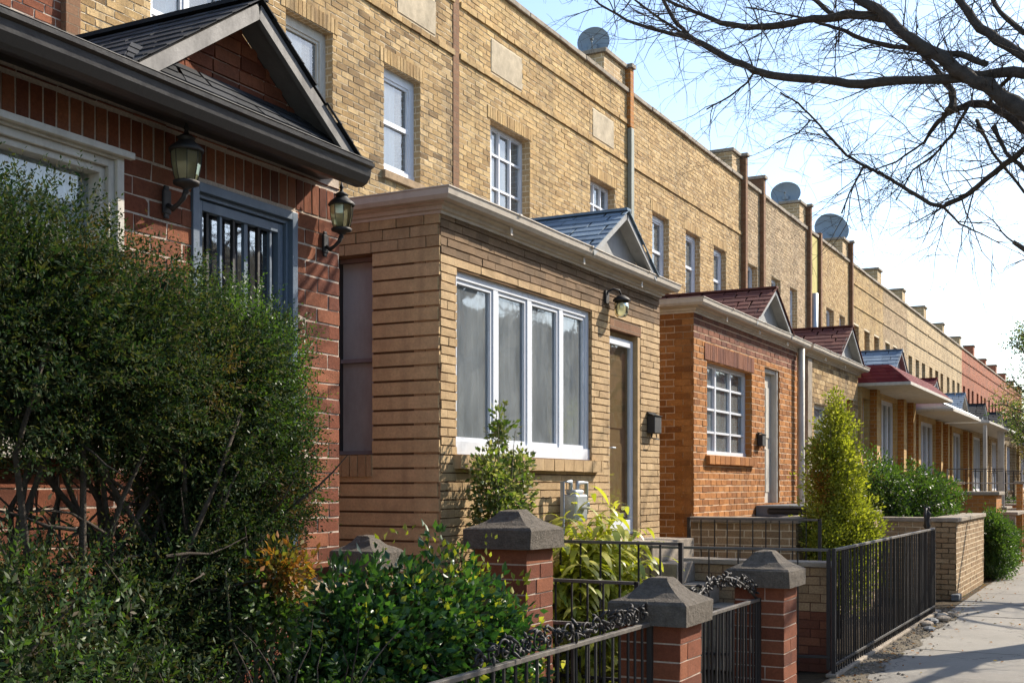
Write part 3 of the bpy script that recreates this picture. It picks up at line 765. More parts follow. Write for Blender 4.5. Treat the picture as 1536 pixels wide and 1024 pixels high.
def mailbox(a, z, label, s=1.0):
    fr = FSF; t = thing('mailbox', fr.P(a, z, 0), label, 'mailbox')
    m_ = MB(); m_.bf(fr, a - .10 * s, a + .10 * s, z - .10 * s, z + .08 * s, .012, .10 * s); m_.build('box', M['iron'], t, .008)
    m_ = MB(); k = 7
    for i in range(k):
        an, bn = math.pi / 2 * i / k, math.pi / 2 * (i + 1) / k
        m_.bf(fr, a - .105 * s, a + .105 * s, z + .0805 * s + .03 * s * (1 - math.sin(bn)), z + .083 * s + .035 * s * (1 - math.sin(an)), .012 + .1 * s * i / k, .012 + .1 * s * (i + 1) / k)
    m_.build('lid', M['iron'], t)
    m_ = MB(); m_.tube([fr.P(a - .07 * s, z - .10 * s, .05), fr.P(a - .07 * s, z - .15 * s, .06), fr.P(a - .05 * s, z - .16 * s, .09), fr.P(a + .05 * s, z - .16 * s, .09), fr.P(a + .07 * s, z - .15 * s, .06), fr.P(a + .07 * s, z - .10 * s, .05)], .006, 5); m_.build('paper_hook', M['iron'], t)
mailbox(11.66, 2.33, 'black wall mailbox on tan brick right of the glass storm door')
mailbox(15.66, 2.30, 'small black mailbox on the orange brick wall left of the white door', .85)

t = thing('gas_meter', (XF + .15, 9.55, 1.1), 'grey gas meter on the tan wall above the yellow-green plant', 'meter')
m_ = MB(); m_.box(-4.45, -4.30, 9.42, 9.66, 1.38, 1.62); m_.box(-4.43, -4.32, 9.45, 9.63, 1.62, 1.66); m_.build('meter_body', M['metal'], t, .03)
m_ = MB(); m_.lathe((-4.28, 9.54, 1.5), [(.0, -.01), (.05, -.01), (.05, .01), (0, .012)], 14); m_.build('dial', M['offwhite'], t)
m_ = MB(); m_.tube([(-4.38, 9.47, 1.64), (-4.38, 9.47, 1.73), (-4.38, 9.30, 1.73), (-4.38, 9.30, .0)], .02, 8); m_.tube([(-4.38, 9.61, 1.64), (-4.38, 9.61, 1.72), (-4.38, 9.80, 1.72), (-4.38, 9.80, 1.45), (-4.53, 9.80, 1.45)], .02, 8); m_.lathe((-4.38, 9.80, 1.52), [(.03, -.04), (.035, 0), (.03, .04)], 8); m_.build('pipe', M['metal'], t)

# ================================================================= house 3: orange brick
h = house(2, 'orange-red brick house with gridded white window and red-brown shingled gable')
W3 = [(13.71, 14.86, 5.30, 6.46), (16.92, 17.9, 5.35, 6.46)]
main_body(h, 2, BND[2], BND[3], W3, 'tan_warm', 't_tan', 'm_tan', panels=[(13.72, 14.62, 7.08, 7.52), (17.0, 17.85, 7.08, 7.52)])
for w in W3: window(h, FSM, *w, rec=.12, fw=.045, vs=(.22, .42, .7), mat='white', glass='glass2', cur='curtainw', cw=(0, .7), mw=.03, vm=.03, sash=.015, hs=(.3, .68), sill=('sill', .05, .09))
lintels(h, W3, 'tan_warm')
end_pier(h, BND[3], top=8.62, w=.95, brick='t_tan', pilmat='t_or', down=7.6, proud=.07)
d = MB(); d.bf(FSM, BND[3] - .15, BND[3] - .02, 4.0, 7.58, .012, .085); d.build('downpipe', M['pipe'], h, .01)
FW = (13.52, 15.36, 2.06, 3.16); FD = (15.96, 16.72, 1.45, 3.30)
front_room(h, 13.05, 17.69, 3.78, [FW, FD], [], 'orange', 't_or', 'm_or', .205, .076, top=(3.38, 'orange_d'), side=dict(zs=9, mj=.011), mj=.015, proud=.004)
gutter(h, 13.05, 17.69, 3.81, P_CROWN, 'gutter')
ar = MB(); soldiers(ar, FSF, 13.42, 15.46, 3.163, 3.36, .07, .009, .012, 0); ar.build('lintel', M['orange_d'], h)
window(h, FSF, *FW, rec=.09, fw=.05, vs=(.33, .66), hs=(.25, .5, .75), mat='white', cur='curtain', mw=.026, vm=.045, cw=(0, .5))
s = MB(); soldiers(s, FSF, FW[0] - .06, FW[1] + .06, 1.94, 2.055, .2, .012, .06, 0); s.build('brick_sill', M['orange'], h)
fr = FSF; a0, a1, z0, z1 = FD
d = MB(); d.bf(fr, a0, a0 + .06, z0, z1, -.19, -.06); d.bf(fr, a1 - .06, a1, z0, z1, -.19, -.02); d.bf(fr, a0 + .06, a1 - .06, z1 - .06, z1, -.19, -.04); d.build('door_frame', M['offwhite'], h, .004)
d = MB(); d.bf(fr, a0 + .065, a1 - .065, z0, z1 - .065, -.15, -.11)
for (v0, v1) in ((.15, .75), (.9, 1.6)):
    for (x0, x1) in ((.12, .34), (.42, .64)): d.bf(fr, a0 + x0, a0 + x1, z0 + v0, z0 + v1, -.1095, -.10)
dr = d.build('door', M['offwhite'], h, .004)
m_ = MB(); m_.lathe(fr.P(a0 + .10, z0 + .9, -.08), [(0, -.03), (.028, -.015), (.028, .015), (0, .03)], 10); m_.build('handle', M['metal'], dr)
gable(h, FSF, 15.88, .86, 3.81, .51, .18, -2.95, .04, 'sh_red', 'ggrey', 'ggrey', None, .06)
q = MB(); q.tube([(-4.41, 17.60, 3.7), (-4.41, 17.60, .02)], .05, 8); q.build('downpipe', M['offwhite'], h)
t = thing('terrace', (-3.9, 15.4, 0), 'low tan brick terrace with stone coping in front of the orange-red brick house', 'terrace')
m_ = MB(); wall(m_, FC(12.93), -4.49, -3.30, 0, 1.28, [], .2, 0, 0); bricks(m_, FC(12.93), -4.49, -3.30, 0, 1.28, [], .205, .078, .013, .003, 1)
m_.box(-3.5, -3.30, 12.935, 17.6, 0, 1.28, 0); bricks(m_, FS(-3.30), 12.93, 17.6, 0, 1.28, [], .205, .078, .013, .003, 1); m_.build('terrace_wall', [M['m_tan'], M['t_wall']], t)
m_ = MB()
for k in range(4): m_.box(-3.56, -3.26, 12.88 + 1.18 * k, 12.88 + 1.18 * k + 1.172, 1.283, 1.345)
m_.box(-4.49, -3.565, 12.88, 13.12, 1.283, 1.345); m_.build('coping', M['coping'], t, .008)
m_ = MB(); m_.box(-4.487, -3.565, 13.125, 17.55, 1.24, 1.28); m_.build('terrace_floor', M['coping'], t)
m_ = MB(); m_.box(-4.487, -3.9, 15.5, 17.2, 1.283, 1.43); m_.build('step', M['bluestone'], t, .01)
t = thing('storage_box', (-3.75, 14.9, 1.345), 'dark closed box lying on the terrace before the white door', 'box')
m_ = MB(); m_.box(-3.98, -3.30, 14.2, 14.65, 1.347, 1.42); m_.build('box_body', M['iron'], t, .03)
m_ = MB(); m_.box(-4.00, -3.28, 14.18, 14.67, 1.421, 1.455); m_.build('lid', M['bluestone'], t, .012)

# ================================================================= house 4: tan with dark window
h = house(3, 'tan brick house with maroon gable just beyond the orange-red one')
W4 = [(19.57, 20.40, 5.2, 6.45), (21.29, 22.12, 5.2, 6.45), (22.95, 23.75, 5.2, 6.45)]
main_body(h, 3, BND[3], BND[4], W4, 'tan_b', 't_tan', 'm_tan', strings=(6.98,))
for w in W4: window(h, FSM, *w, rec=.10, fw=.09, hs=(.5,), mat='white', glass='glass2', cur='curtainw', cw=(0, .5), mw=.05, sash=.03, sill=('sill', .05, .09))
lintels(h, W4, 'tan_b')
end_pier(h, BND[4], top=8.66, w=.75)
b = MB(); b.box(XM - .9, XM - .52, BND[4] - 1.2, BND[4] - .8, 8.15, 8.72); b.build('roof_vent', M['metal'], h, .01)
FW = (18.72, 20.9, 1.9, 2.98); FD = (21.05, 21.75, 1.3, 3.2)
front_room(h, 18.16, 22.0, 3.78, [FW, FD], [], 'tan', 't_tan', 'm_tan', .205, .076, side=dict(zs=9))
gutter(h, 18.16, 22.0, 3.81, P_CROWN, 'gutter')
window(h, FSF, *FW, rec=.09, fw=.05, vs=(.5,), mat='white', cur='curtain', cw=(.1, .6), sill=('sill', .05, .09))
window(h, FSF, *FD, rec=.1, fw=.07, hs=(.45,), mat='wood', cur='blind')
gable(h, FSF, 20.7, .90, 3.81, .56, .18, -2.95, .04, 'sh_red', 'ggrey', 'ggrey', None, .06)
q = MB(); q.bf(FSF, 18.165, 18.42, 0, 3.62, .008, .05); q.build('corner_strip', M['coping'], h)

# ================================================================= houses further on
LBL = ['tan brick house with the maroon mansard awning and yellow strip on its upper wall', 'tan brick house with the grey metal awning just past the maroon one',
       'pale brick house with the flat weathered canopy past the metal awning', 'pale brick house with dark glazed porch, third before the far red brick row',
       'pale brick house with cream awning, second before the far red brick row', 'pale brick house joined to the start of the far red brick row', 'nearest of the far red brick houses',
       'second of the far red brick houses', 'third of the far red brick houses', 'fourth of the far red brick houses', 'fifth of the far red brick houses', 'sixth of the far red brick houses', 'farthest red brick house at the right edge']
def awning(h, a0, a1, z0, z1, n1, mat, ridges=False, sh=False, posts=None, name='awning'):
    m_ = MB(); fr = FSF; 
    m_.hexa([fr.P(a0, z0, -.6), fr.P(a1, z0, -.6), fr.P(a1, z0, n1), fr.P(a0, z0, n1), fr.P(a0 + .12, z1, -.6), fr.P(a1 - .12, z1, -.6), fr.P(a1 - .12, z1 - (.0 if sh else .0), .05 if not sh else n1 * .55), fr.P(a0 + .12, z1, .05 if not sh else n1 * .55)])
    aw = m_.build(name, M[mat], h)
    if sh:
        s = MB(); k = n1 * .55
        shingles(s, fr.P(a0, z0, n1 + .01), fr.P(a1, z0, n1 + .01), fr.P(a1 - .12, z1, k + .01), fr.P(a0 + .12, z1, k + .01), 5, .16)
        shingles(s, fr.P(a0 - .01, z0, -.6), fr.P(a0 - .01, z0, n1), fr.P(a0 + .11, z1, k), fr.P(a0 + .11, z1, -.6), 5, .16)
        s.build('awning_shingles', M[mat], aw)
    if ridges:
        s = MB(); a = a0 + .1
        while a < a1 - .12: s.tube([fr.P(a, z1 + .012, .05), fr.P(a, z0 + .014, n1)], .016, 4); a += .16
        s.build('awning_ribs', M[mat], aw)
    f = MB(); f.bf(fr, a0 - .03, a1 + .03, z0 - .06, z0 - .002, -.6, n1 + .03); f.build('awning_fascia', M['offwhite'], aw, .005)
    for pa in posts or ():
        q = MB(); q.bf(fr, pa - .045, pa + .045, 0.9, z0 - .102, n1 - .14, n1 - .05); q.build('post', M['offwhite'], h)

for i in range(4, 17):
    y0, y1 = BND[i], BND[i + 1]; red = y0 > 58
    bt = 'redrow' if red else ('t_tan' if i < 6 else 't_grey')
    h = house(i, LBL[i - 4])
    L = y1 - y0; ws = [(y0 + L * q, y0 + L * q + .82, 5.25, 6.45) for q in (.08, .40, .70)]
    real = i < 8
    if i == 4: ws = [(25.25, 26.02, 5.3, 6.5), (27.15, 27.95, 5.3, 6.5), (28.8, 29.5, 5.3, 6.5)]
    if i == 5: ws = [(32.6, 33.5, 5.3, 6.5), (34.2, 34.9, 5.3, 6.5)]
    main_body(h, i, y0, y1, ws, ('tan_warm', 'tan_c', 'tan_b')[i % 3], bt, 'm_tan', real=real, strings=(6.98, 7.63) if i > 5 else ())
    for w in ws: window(h, FSM, *w, rec=.12, fw=.08, hs=(.5,), mat='white' if i % 3 else 'wood', glass='glass2', cur='curtainw' if i % 2 else 'curtain', cw=(0, .6), mw=.05, sill=('sill', .05, .09))
    end_pier(h, y1, top=8.62 + .05 * (i % 3), w=.8, brick=bt, pil=i < 6, pilmat='tan_dark')
    if i == 4:
        q = MB(); q.box(XM - .3, XM + .10, 26.2, 26.36, 4, 8.5); q.build('pilaster', M['tan_dark'], h, .005); q = MB(); q.box(XM - .34, XM + .14, 26.17, 26.39, 8.502, 8.57); q.build('pilaster_cap', M['coping'], h)
    if i == 5:
        q = MB(); q.box(XM - .3, XM + .10, 31.6, 31.76, 4, 8.3); q.build('pilaster', M['tan_dark'], h, .005)
        q = MB(); q.bf(FSM, 30.95, 31.58, 4.2, 8.12, .010, .022); q.build('yellow_strip', M['yellow'], h)
        q = MB(); q.tube([(XM + .1, 30.85, 6.6), (XM + .1, 30.85, 4.0)], .1, 8); q.build('downpipe', M['metal'], h)
    E0 = {4: 22.3, 5: 27.9, 6: 33.2, 7: 38.2, 8: 43.2, 9: 48.2}; e0 = E0.get(i, y0 + .1); e1 = E0[i + 1] - .35 if i < 9 else (53.5 if i == 9 else y1 - .7)
    fb = {4: 't_yel', 5: 't_yel', 6: 't_yel', 7: 't_tan', 8: 't_grey'}.get(i, bt)
    FW = {4: (e0 + 1.95, e0 + 3.6, 1.95, 3.4), 5: (e0 + 1.15, e0 + 3.4, 1.9, 3.2), 6: (e0 + .9, e0 + 3.3, 1.8, 3.15)}.get(i, (e0 + .25, e0 + 3.1, 1.5, 3.2)); FD = (e0 + .12, e0 + .72, 1.3, 3.3) if i == 4 else (e0 + 3.75, e0 + 4.4, 1.3, 3.1)
    front_room(h, e0, e1, 3.75, [FW, FD], [], None, fb, fb, side=dict(zs=9, brick='t_or' if i in (4, 5, 6) else fb, top=fb))
    if i == 4:
        awning(h, e0 - .02, e1 + .1, 3.55, 3.88, .85, 'sh_mar', sh=True)
    elif i == 5: awning(h, e0 - .1, e1, 3.38, 3.80, .85, 'metal', ridges=True)
    elif i == 6: awning(h, e0 - .2, e1, 3.35, 3.62, 1.05, 'gutter', posts=(e0 - .1, e1 - .3))
    else:
        if i % 3 == 1: awning(h, e0 - .2, e1, 3.40, 3.72, .9, 'metal', ridges=i < 9, posts=(e0,))
        elif i % 3 == 2: awning(h, e0 - .2, e1, 3.40, 3.72, .85, 'gutter')
        else: gutter(h, e0, e1, 3.78, P_CROWN, 'gutter')
    mt = 'white'
    window(h, FSF, *FW, rec=.08, fw=.08, vs=(.17, .33, .5, .67, .83) if i > 6 else (.33, .66), mat=mt, cur='curtain' if i < 7 else None, mw=.05, vm=.07, sill=('sill', .06, .09), cw=(0, .7))
    window(h, FSF, *FD, rec=.1, fw=.07, hs=(.45,), mat='white', cur='blind')
    for a in ((e0 + .82, e0 + 3.72, e1 - .32) if i == 4 else (e0 + .02, FW[1] + .03, e1 - .32) if i < 7 else (FW[1] + .1, e1 - .32)):
        p = MB(); p.bf(FSF, a, a + .3, 0, {4: 3.49, 5: 3.27, 6: 3.24}.get(i, 3.2), .003, .13); p.bf(FSF, a - .004, a - .001, 0, {4: 3.485, 5: 3.265, 6: 3.235}.get(i, 3.195), .002, .125, 1); p.build('brick_column', [M[fb], M['t_or' if i < 7 else fb]], h)  # orange slab puts the shaded near side of the nearer columns into colour
    if i < 11: gable(h, FSF, e0 + (3.4 if i == 4 else 2.6), (.85 if i > 4 else 1.05), 3.80 if i > 4 else 3.85, .46 if i > 4 else .62, .14, -2.9, .04, {4: 'sh_blue', 5: 'sh_mar', 6: 'sh_blue'}.get(i, 'sh_black'), 'ggrey', 'ggrey', None, .06)

# satellite dishes
def dish(loc, d, label, yaw, tilt=25, k=1.0):
    t = thing('satellite_dish', (loc[0], loc[1], 8.2), label, 'satellite dish', 'satellite dishes on the parapets')
    m_ = MB(); m_.tube([(loc[0], loc[1], 7.5), (loc[0], loc[1], loc[2] - .05), ], .025, 8); m_.build('mast', M['dish'], t)
    a = R(yaw); n = Vector((math.cos(a) * math.cos(R(tilt)), math.sin(a) * math.cos(R(tilt)), math.sin(R(tilt)))); u = norm(Vector((0, 0, 1)).cross(n)); w = n.cross(u)
    m_ = MB(); c = Vector(loc); rr = 8; kk = 28; rows = []
    for side in (0, 1):
        for i in range(rr + 1):
            r = d / 2 * i / rr if i else .002
            rows.append([tuple(c + u * (r * math.cos(6.2832 * j / kk)) + w * (r * k * math.sin(6.2832 * j / kk)) + n * (.16 * d * (i / rr) ** 2 - side * .012)) for j in range(kk)])
    for s0 in (0, rr + 1):
        for i in range(rr):
            for j in range(kk): m_.poly([rows[s0 + i][j], rows[s0 + i][(j + 1) % kk], rows[s0 + i + 1][(j + 1) % kk], rows[s0 + i + 1][j]], 0, True)
    for j in range(kk): m_.poly([rows[rr][j], rows[rr][(j + 1) % kk], rows[2 * rr + 1][(j + 1) % kk], rows[2 * rr + 1][j]])
    m_.build('reflector', M['dish'], t)
    m_ = MB(); e = c + n * (.55 * d) - w * (.12 * d); m_.tube([c - w * (.48 * d * k), e], .012, 6); m_.tube([e - n * .05, e + n * .05], .03, 8); m_.build('feed_arm', M['dish'], t)
    m_ = MB(); m_.box(c.x - .08, c.x + .08, c.y - .08, c.y + .08, c.z - .12, c.z - .02); m_.build('bracket', M['dish'], t, .01)
dish((-8.3, 18.9, 9.25), .56, 'round satellite dish on the highest parapet, nearest of three', 285, 12)
dish((-8.3, 31.5, 9.35), .78, 'middle satellite dish, squashed round, on the tan parapet', 280, 12, .85)
dish((-8.3, 36.6, 9.35), 1.05, 'farthest and largest satellite dish, tilted oval, on the tan parapet', 300, 18)
# ================================================================= piers, fences, gates
BAR = {}
def pier(x0, x1, y0, y1, zc, label, cw=.06, apex=.15, seed=0):
    """brick pier with a concave pyramid cap; x1,y0 is the corner towards the camera and the street"""
    t = thing('brick_pier', ((x0 + x1) / 2, (y0 + y1) / 2, 0), label, 'pier', 'brick piers with grey stone caps')
    m_ = MB(); m_.box(x0 + .0, x1 - .0, y0 + .0, y1 - .0, 0, zc, 0)
    rows = int(zc / .098); h = zc / rows
    for r in range(rows):
        zb, zt = r * h + .005, (r + 1) * h - .005; o = r % 2
        for fr, a0, a1 in ((FC(y0), x0, x1), (FS(x1), y0, y1)):
            L = a1 - a0; cut = a0 + L * rng.choice((.35, .5, .62)); E_ = .003
            for s, e in (((a0, a1 + E_),) if rng.random() < .55 else ((a0, cut - .004), (cut + .004, a1 + E_))):
                m_.bf(fr, s, e, zb, zt, -.02, .004 + rng.uniform(-.0015, .002), 1, .002)
        m_.bf(FC(y1), x0, x1, zb, zt, -.006, .012, 1, .002); m_.bf(FS(x0), y0, y1, zb, zt, -.006, .012, 1, .002)
    m_.build('shaft', [M['m_red'], M['red']], t)
    c = MB(); X0, X1, Y0, Y1 = x0 - cw, x1 + cw, y0 - cw, y1 + cw
    cx, cy = (X0 + X1) / 2, (Y0 + Y1) / 2
    prof = [(1, 0), (1.0, .125), (.93, .143), (.74, .165), (.56, .195), (.40, .24), (.30, .275), (.25, .29), (.10, .297)]
    hx, hy = (X1 - X0) / 2, (Y1 - Y0) / 2; sc = apex / .17
    rings = []
    for f, z in prof:
        zz = zc + .001 + (z if z <= .13 else .13 + (z - .13) * sc)
        rings.append([(cx + sx * hx * f + rng.uniform(-.005, .005), cy + sy * hy * f + rng.uniform(-.005, .005), zz + rng.uniform(-.004, .004)) for sx, sy in ((-1, -1), (1, -1), (1, 1), (-1, 1))])
    c.poly(rings[0][::-1])
    for i in range(len(rings) - 1):
        for j in range(4): c.poly([rings[i][j], rings[i][(j + 1) % 4], rings[i + 1][(j + 1) % 4], rings[i + 1][j]])
    c.poly(rings[-1]); c.build('cap_stone', M['cap'], t, .006)
    return t
pier(-2.80, -2.42, 6.77, 7.15, .86, 'brick pier nearest the camera, left of the iron gate')
pier(-2.80, -2.42, 9.11, 9.49, .91, 'brick pier on the far side of the iron gate')
pier(-3.91, -3.53, 6.95, 7.33, 1.28, 'tallest brick pier, behind the glossy green hedge', apex=.13)
pier(-4.37, -4.15, 6.08, 6.30, 1.16, 'half hidden pier with pale cap at the red brick corner', apex=.10, cw=.055)

def bar_mesh(h, r, tip=False):
    key = (round(h, 3), r, tip)
    if key not in BAR:
        m_ = MB(); m_.tube([(0, 0, 0), (0, 0, h)], r, 5, sm=False)
        if tip: m_.lathe((0, 0, h), [(r, 0), (r * 2.2, .02), (r * 1.6, .04), (.001, .085)], 6)
        me = m_.build('baluster_mesh', M['iron'], None); BAR[key] = me.data; bpy.data.objects.remove(me)
    return BAR[key]

def iron_run(p0, p1, z0a, z1a, label, z0b=None, z1b=None, gap=.125, r=.008, name='iron_fence', cat='fence', group=None, tip=False, mat='iron', low=.08, railr=.016, lift=0.0, posts=True, rail2=None):
    """a run of iron fence from p0 to p1; bottom/top heights at both ends"""
    z0b = z0a if z0b is None else z0b; z1b = z1a if z1b is None else z1b
    P0, P1 = Vector((*p0, 0)), Vector((*p1, 0)); L = (P1 - P0).length; d = (P1 - P0) / L
    t = thing(name, ((P0 + P1) / 2)[:], label, cat, group); O = org(t)
    at = lambda s, z: (P0 + d * s + Vector((0, 0, z)))
    w = Vector((-d.y, d.x, 0)) * railr
    def rail(za, zb, hh=.012):
        m_ = MB(); A, B = at(0, za), at(L, zb)
        H = Vector((0, 0, hh))
        m_.hexa([A - w - H, B - w - H, B + w - H, A + w - H, A - w + H, B - w + H, B + w + H, A + w + H]); return m_
    rail(z1a, z1b).build('rail', M['ironw'], t, .003)
    rail(z0a + low, z0b + low).build('rail', M[mat], t, .003)
    if rail2: rail(z1a - rail2, z1b - rail2).build('rail', M[mat], t, .003)
    n = max(2, round(L / gap))
    for k in range(n + 1):
        s = L * k / n; za = z0a + (z0b - z0a) * k / n; zb = z1a + (z1b - z1a) * k / n
        if posts and k in (0, n):
            o = MB(); p = at(s, 0); o.box(p.x - .016, p.x + .016, p.y - .016, p.y + .016, za - .03, zb + .012)
            o.build('post', M[mat], t); continue
        h = zb - za - (.013 if not tip else -.04)
        o = bpy.data.objects.new('baluster', bar_mesh(h, r, tip)); COL.objects.link(o); o.parent = t
        o.location = at(s, za) - O; o.rotation_euler = (R(rng.uniform(-.5, .5)), R(rng.uniform(-.5, .5)), rng.uniform(0, 3))
    return t

def scroll(t, fr, a, z, s, flip=1, r=.007):
    m_ = MB(); pts = []
    for k in range(22):
        an = k / 21 * 1.6 * math.pi * 1.6; rr = s * (1 - k / 24)
        pts.append(fr.P(a + flip * rr * math.cos(an) * .5, z + rr * math.sin(an) * .5 + s * .45, 0))
    m_.tube(pts, r, 5); return m_

def ornament(t, fr, a0, a1, z, arch=.0, n=9):
    """clumps of small cast leaves and curls standing on a rail"""
    for k in range(n):
        q = (k + .5) / n; a = a0 + (a1 - a0) * q; zz = z + arch * math.sin(math.pi * q)
        m_ = scroll(t, fr, a, zz - .01, .085 + .02 * (k % 3), 1 if k % 2 else -1, .006)
        for _ in range(7):
            c = Vector(fr.P(a + rng.uniform(-.05, .05), zz + rng.uniform(.01, .11), rng.uniform(-.02, .02))); d = norm((rng.uniform(-1, 1), rng.uniform(-1, 1), rng.uniform(-.3, 1))); l = rng.uniform(.016, .034)
            m_.tube([c - d * l, c - d * l * .4, c + d * l * .3, c + d * l], [.003, .009, .010, .001], 5)
        m_.build('scroll', M['iron'], t)

FR = FS(-2.60)
f1 = iron_run((-2.60, 3.6), (-2.60, 6.75), .05, .87, 'low iron fence running left from the nearest brick pier, cast leaves on top', gap=.115, r=.009)
ornament(f1, FR, 4.6, 6.7, .89, 0, 18)
g1 = iron_run((-2.60, 7.20), (-2.60, 9.06), .06, .82, 'black iron gate between the two front brick piers, scrolls on top', gap=.08, name='iron_gate', cat='gate', r=.009)
ornament(g1, FR, 7.26, 9.0, .84, .14, 14)
m_ = MB(); m_.tube([FR.P(7.24 + 1.78 * k / 14, .83 + .22 * math.sin(math.pi * k / 14), 0) for k in range(15)], .010, 6); m_.build('arch_bar', M['iron'], g1)
iron_run((-2.40, 10.72), (-2.40, 16.55), .03, 1.125, 'long black iron fence beside the pavement, ending at the tan brick wall', gap=.105, r=.0095)
iron_run((-4.46, 10.15), (-2.44, 10.70), .10, 1.14, 'iron side fence joining the near end of the long fence to the tan house', z1b=1.125, gap=.27, r=.007)
iron_run((-3.76, 7.42), (-2.95, 7.42), .1, .76, 'lowest of three short stepped railings right of the tall pier', gap=.12, r=.009, group='stepped railings in front of the yellow-green plant')
iron_run((-4.0, 8.1), (-3.22, 8.1), .1, .99, 'middle of three short stepped railings in front of the yellow-green plant', gap=.13, r=.009, group='stepped railings in front of the yellow-green plant')
iron_run((-4.45, 8.7), (-3.1, 8.7), .1, 1.25, 'highest of three short stepped railings in front of the yellow-green plant', gap=.16, r=.009, group='stepped railings in front of the yellow-green plant')
iron_run((-4.45, 12.75), (-3.0, 12.75), .1, 1.33, 'thin iron railing before the terrace of the orange-red house', gap=.14, r=.007)

t = thing('low_wall', (-3.4, 10.95, 0), 'low brown brick wall behind the gate and the thin side fence', 'wall')
m_ = MB(); wall(m_, FC(10.95), -3.9, -2.50, 0, .95, [], .2, 0, 0, 0); bricks(m_, FC(10.95), -3.9, -2.50, 0, .55, [], .205, .076, .008, .005, 1); bricks(m_, FC(10.95), -3.9, -2.50, .55, .95, [], .205, .076, .008, .005, 2)
m_.build('wall_brick', [M['m_redd'], M['orange_d'], M['t_wall']], t)
m_ = MB(); m_.box(-3.92, -2.47, 10.92, 11.18, .953, 1.0); m_.build('coping', M['coping'], t, .008)
# low tan garden wall with stone coping (lot 4)
t = thing('garden_wall', (-2.6, 20.4, 0), 'low tan brick garden wall with stone coping past the long iron fence', 'wall')
m_ = MB(); wall(m_, FC(18.7), -4.45, -2.40, 0, 1.15, [], .3, 0, 0); wall(m_, FS(-2.40), 19.002, 22.2, 0, 1.15, [], .3, 0, 0); m_.bf(FS(-2.4), 18.7, 19.002, 0, 1.15, -.29, -.0005, 0)
bricks(m_, FC(18.7), -4.45, -2.395, 0, 1.15, [], .205, .078, .010, .004, 1); bricks(m_, FS(-2.40), 18.7, 22.2, 0, 1.15, [], .205, .078, .016, .003, 1)
m_.build('wall_brick', [M['m_tan'], M['t_wall']], t)
m_ = MB()
for k in range(3): m_.box(-2.76, -2.36, 18.66 + 1.19 * k, 18.66 + 1.19 * k + 1.184, 1.153, 1.215)
for k in range(2): m_.box(-4.45 + .845 * k, -4.45 + .845 * k + .84, 18.66, 19.04, 1.153, 1.215)
m_.build('coping', M['coping'], t, .01)
m_ = MB(); m_.box(-2.46, -2.34, 18.55, 18.85, 0, .10); m_.build('footing', M['bluestone'], t, .02)
# cast iron ornament on the fence end
t = thing('cast_finial', (-2.44, 16.2, 1.13), 'cast iron scrolled ornament on top of the long fence near the tan wall', 'ornament')
m_ = MB(); 
for sg in (-1, 1):
    pts = [FS(-2.42).P(16.1 + sg * (.05 + .10 * math.sin(k / 9 * 3.1)), 1.14 + .26 * k / 9, 0) for k in range(10)]; m_.tube(pts, .014, 6)
m_.lathe((-2.42, 16.1, 1.14), [(.03, 0), (.05, .04), (.02, .10), (.045, .16), (.05, .20), (.02, .23), (.04, .25), (.04, .28), (0, .285)], 8); m_.build('finial', M['iron'], t)

# far front yards
t = thing('brick_planter', (-2.75, 25.6, 0), 'brown brick planter with grey slab, beyond the round bush', 'planter')
m_ = MB(); m_.box(-3.25, -2.5, 25.3, 26.3, 0, 1.50); m_.build('planter_body', M['t_or'], t); m_ = MB(); m_.box(-3.31, -2.44, 25.24, 26.36, 1.502, 1.57); m_.build('cap_stone', M['coping'], t, .01)
t = thing('timber_post', (-2.3, 28.5, 0), 'orange-brown post at the pavement edge on the right', 'post')
m_ = MB(); m_.box(-2.40, -2.27, 28.4, 28.53, 0, 1.72); m_.build('post_shaft', M['t_or'], t, .01); m_ = MB(); m_.box(-2.45, -2.22, 28.35, 28.58, 1.722, 1.78); m_.build('cap_stone', M['coping'], t, .01)
t = thing('stone_wall', (-2.5, 29.2, 0), 'low pale block wall beyond the brown planter', 'wall')
m_ = MB(); bricks(m_, FS(-2.44), 26.4, 28.3, 0, 1.08, [], .42, .2, .012, .2, 0, .006, n0=-.2); bricks(m_, FC(26.4), -3.0, -2.24, 0, 1.08, [], .42, .2, .012, .03, 0, .006); m_.build('blocks', M['coping'], t); m_ = MB(); m_.box(-2.66, -2.2, 26.37, 28.34, 1.083, 1.15); m_.build('coping', M['coping'], t, .01)
for k, (y, w_) in enumerate(((23.9, 'grey stone steps behind the dark green hedge'),)):
    t = thing('stone_steps', (-3.6, y, 0), w_, 'steps')
    for s_ in range(4):
        m_ = MB(); m_.box(-4.45, -2.75 - .25 * s_ if s_ else -2.75, y, y + 1.2, s_ * .0, 1.5 - .17 * (3 - s_) if False else .0001)
    for s_ in range(5):
        m_ = MB(); m_.box(-4.4 + .0, -3.0 + .22 * (4 - s_) - .5, y + .01 * s_, y + 1.2 - .01 * s_, .28 * s_ + .002, .28 * (s_ + 1)); m_.build('step', M['coping'], t, .01)
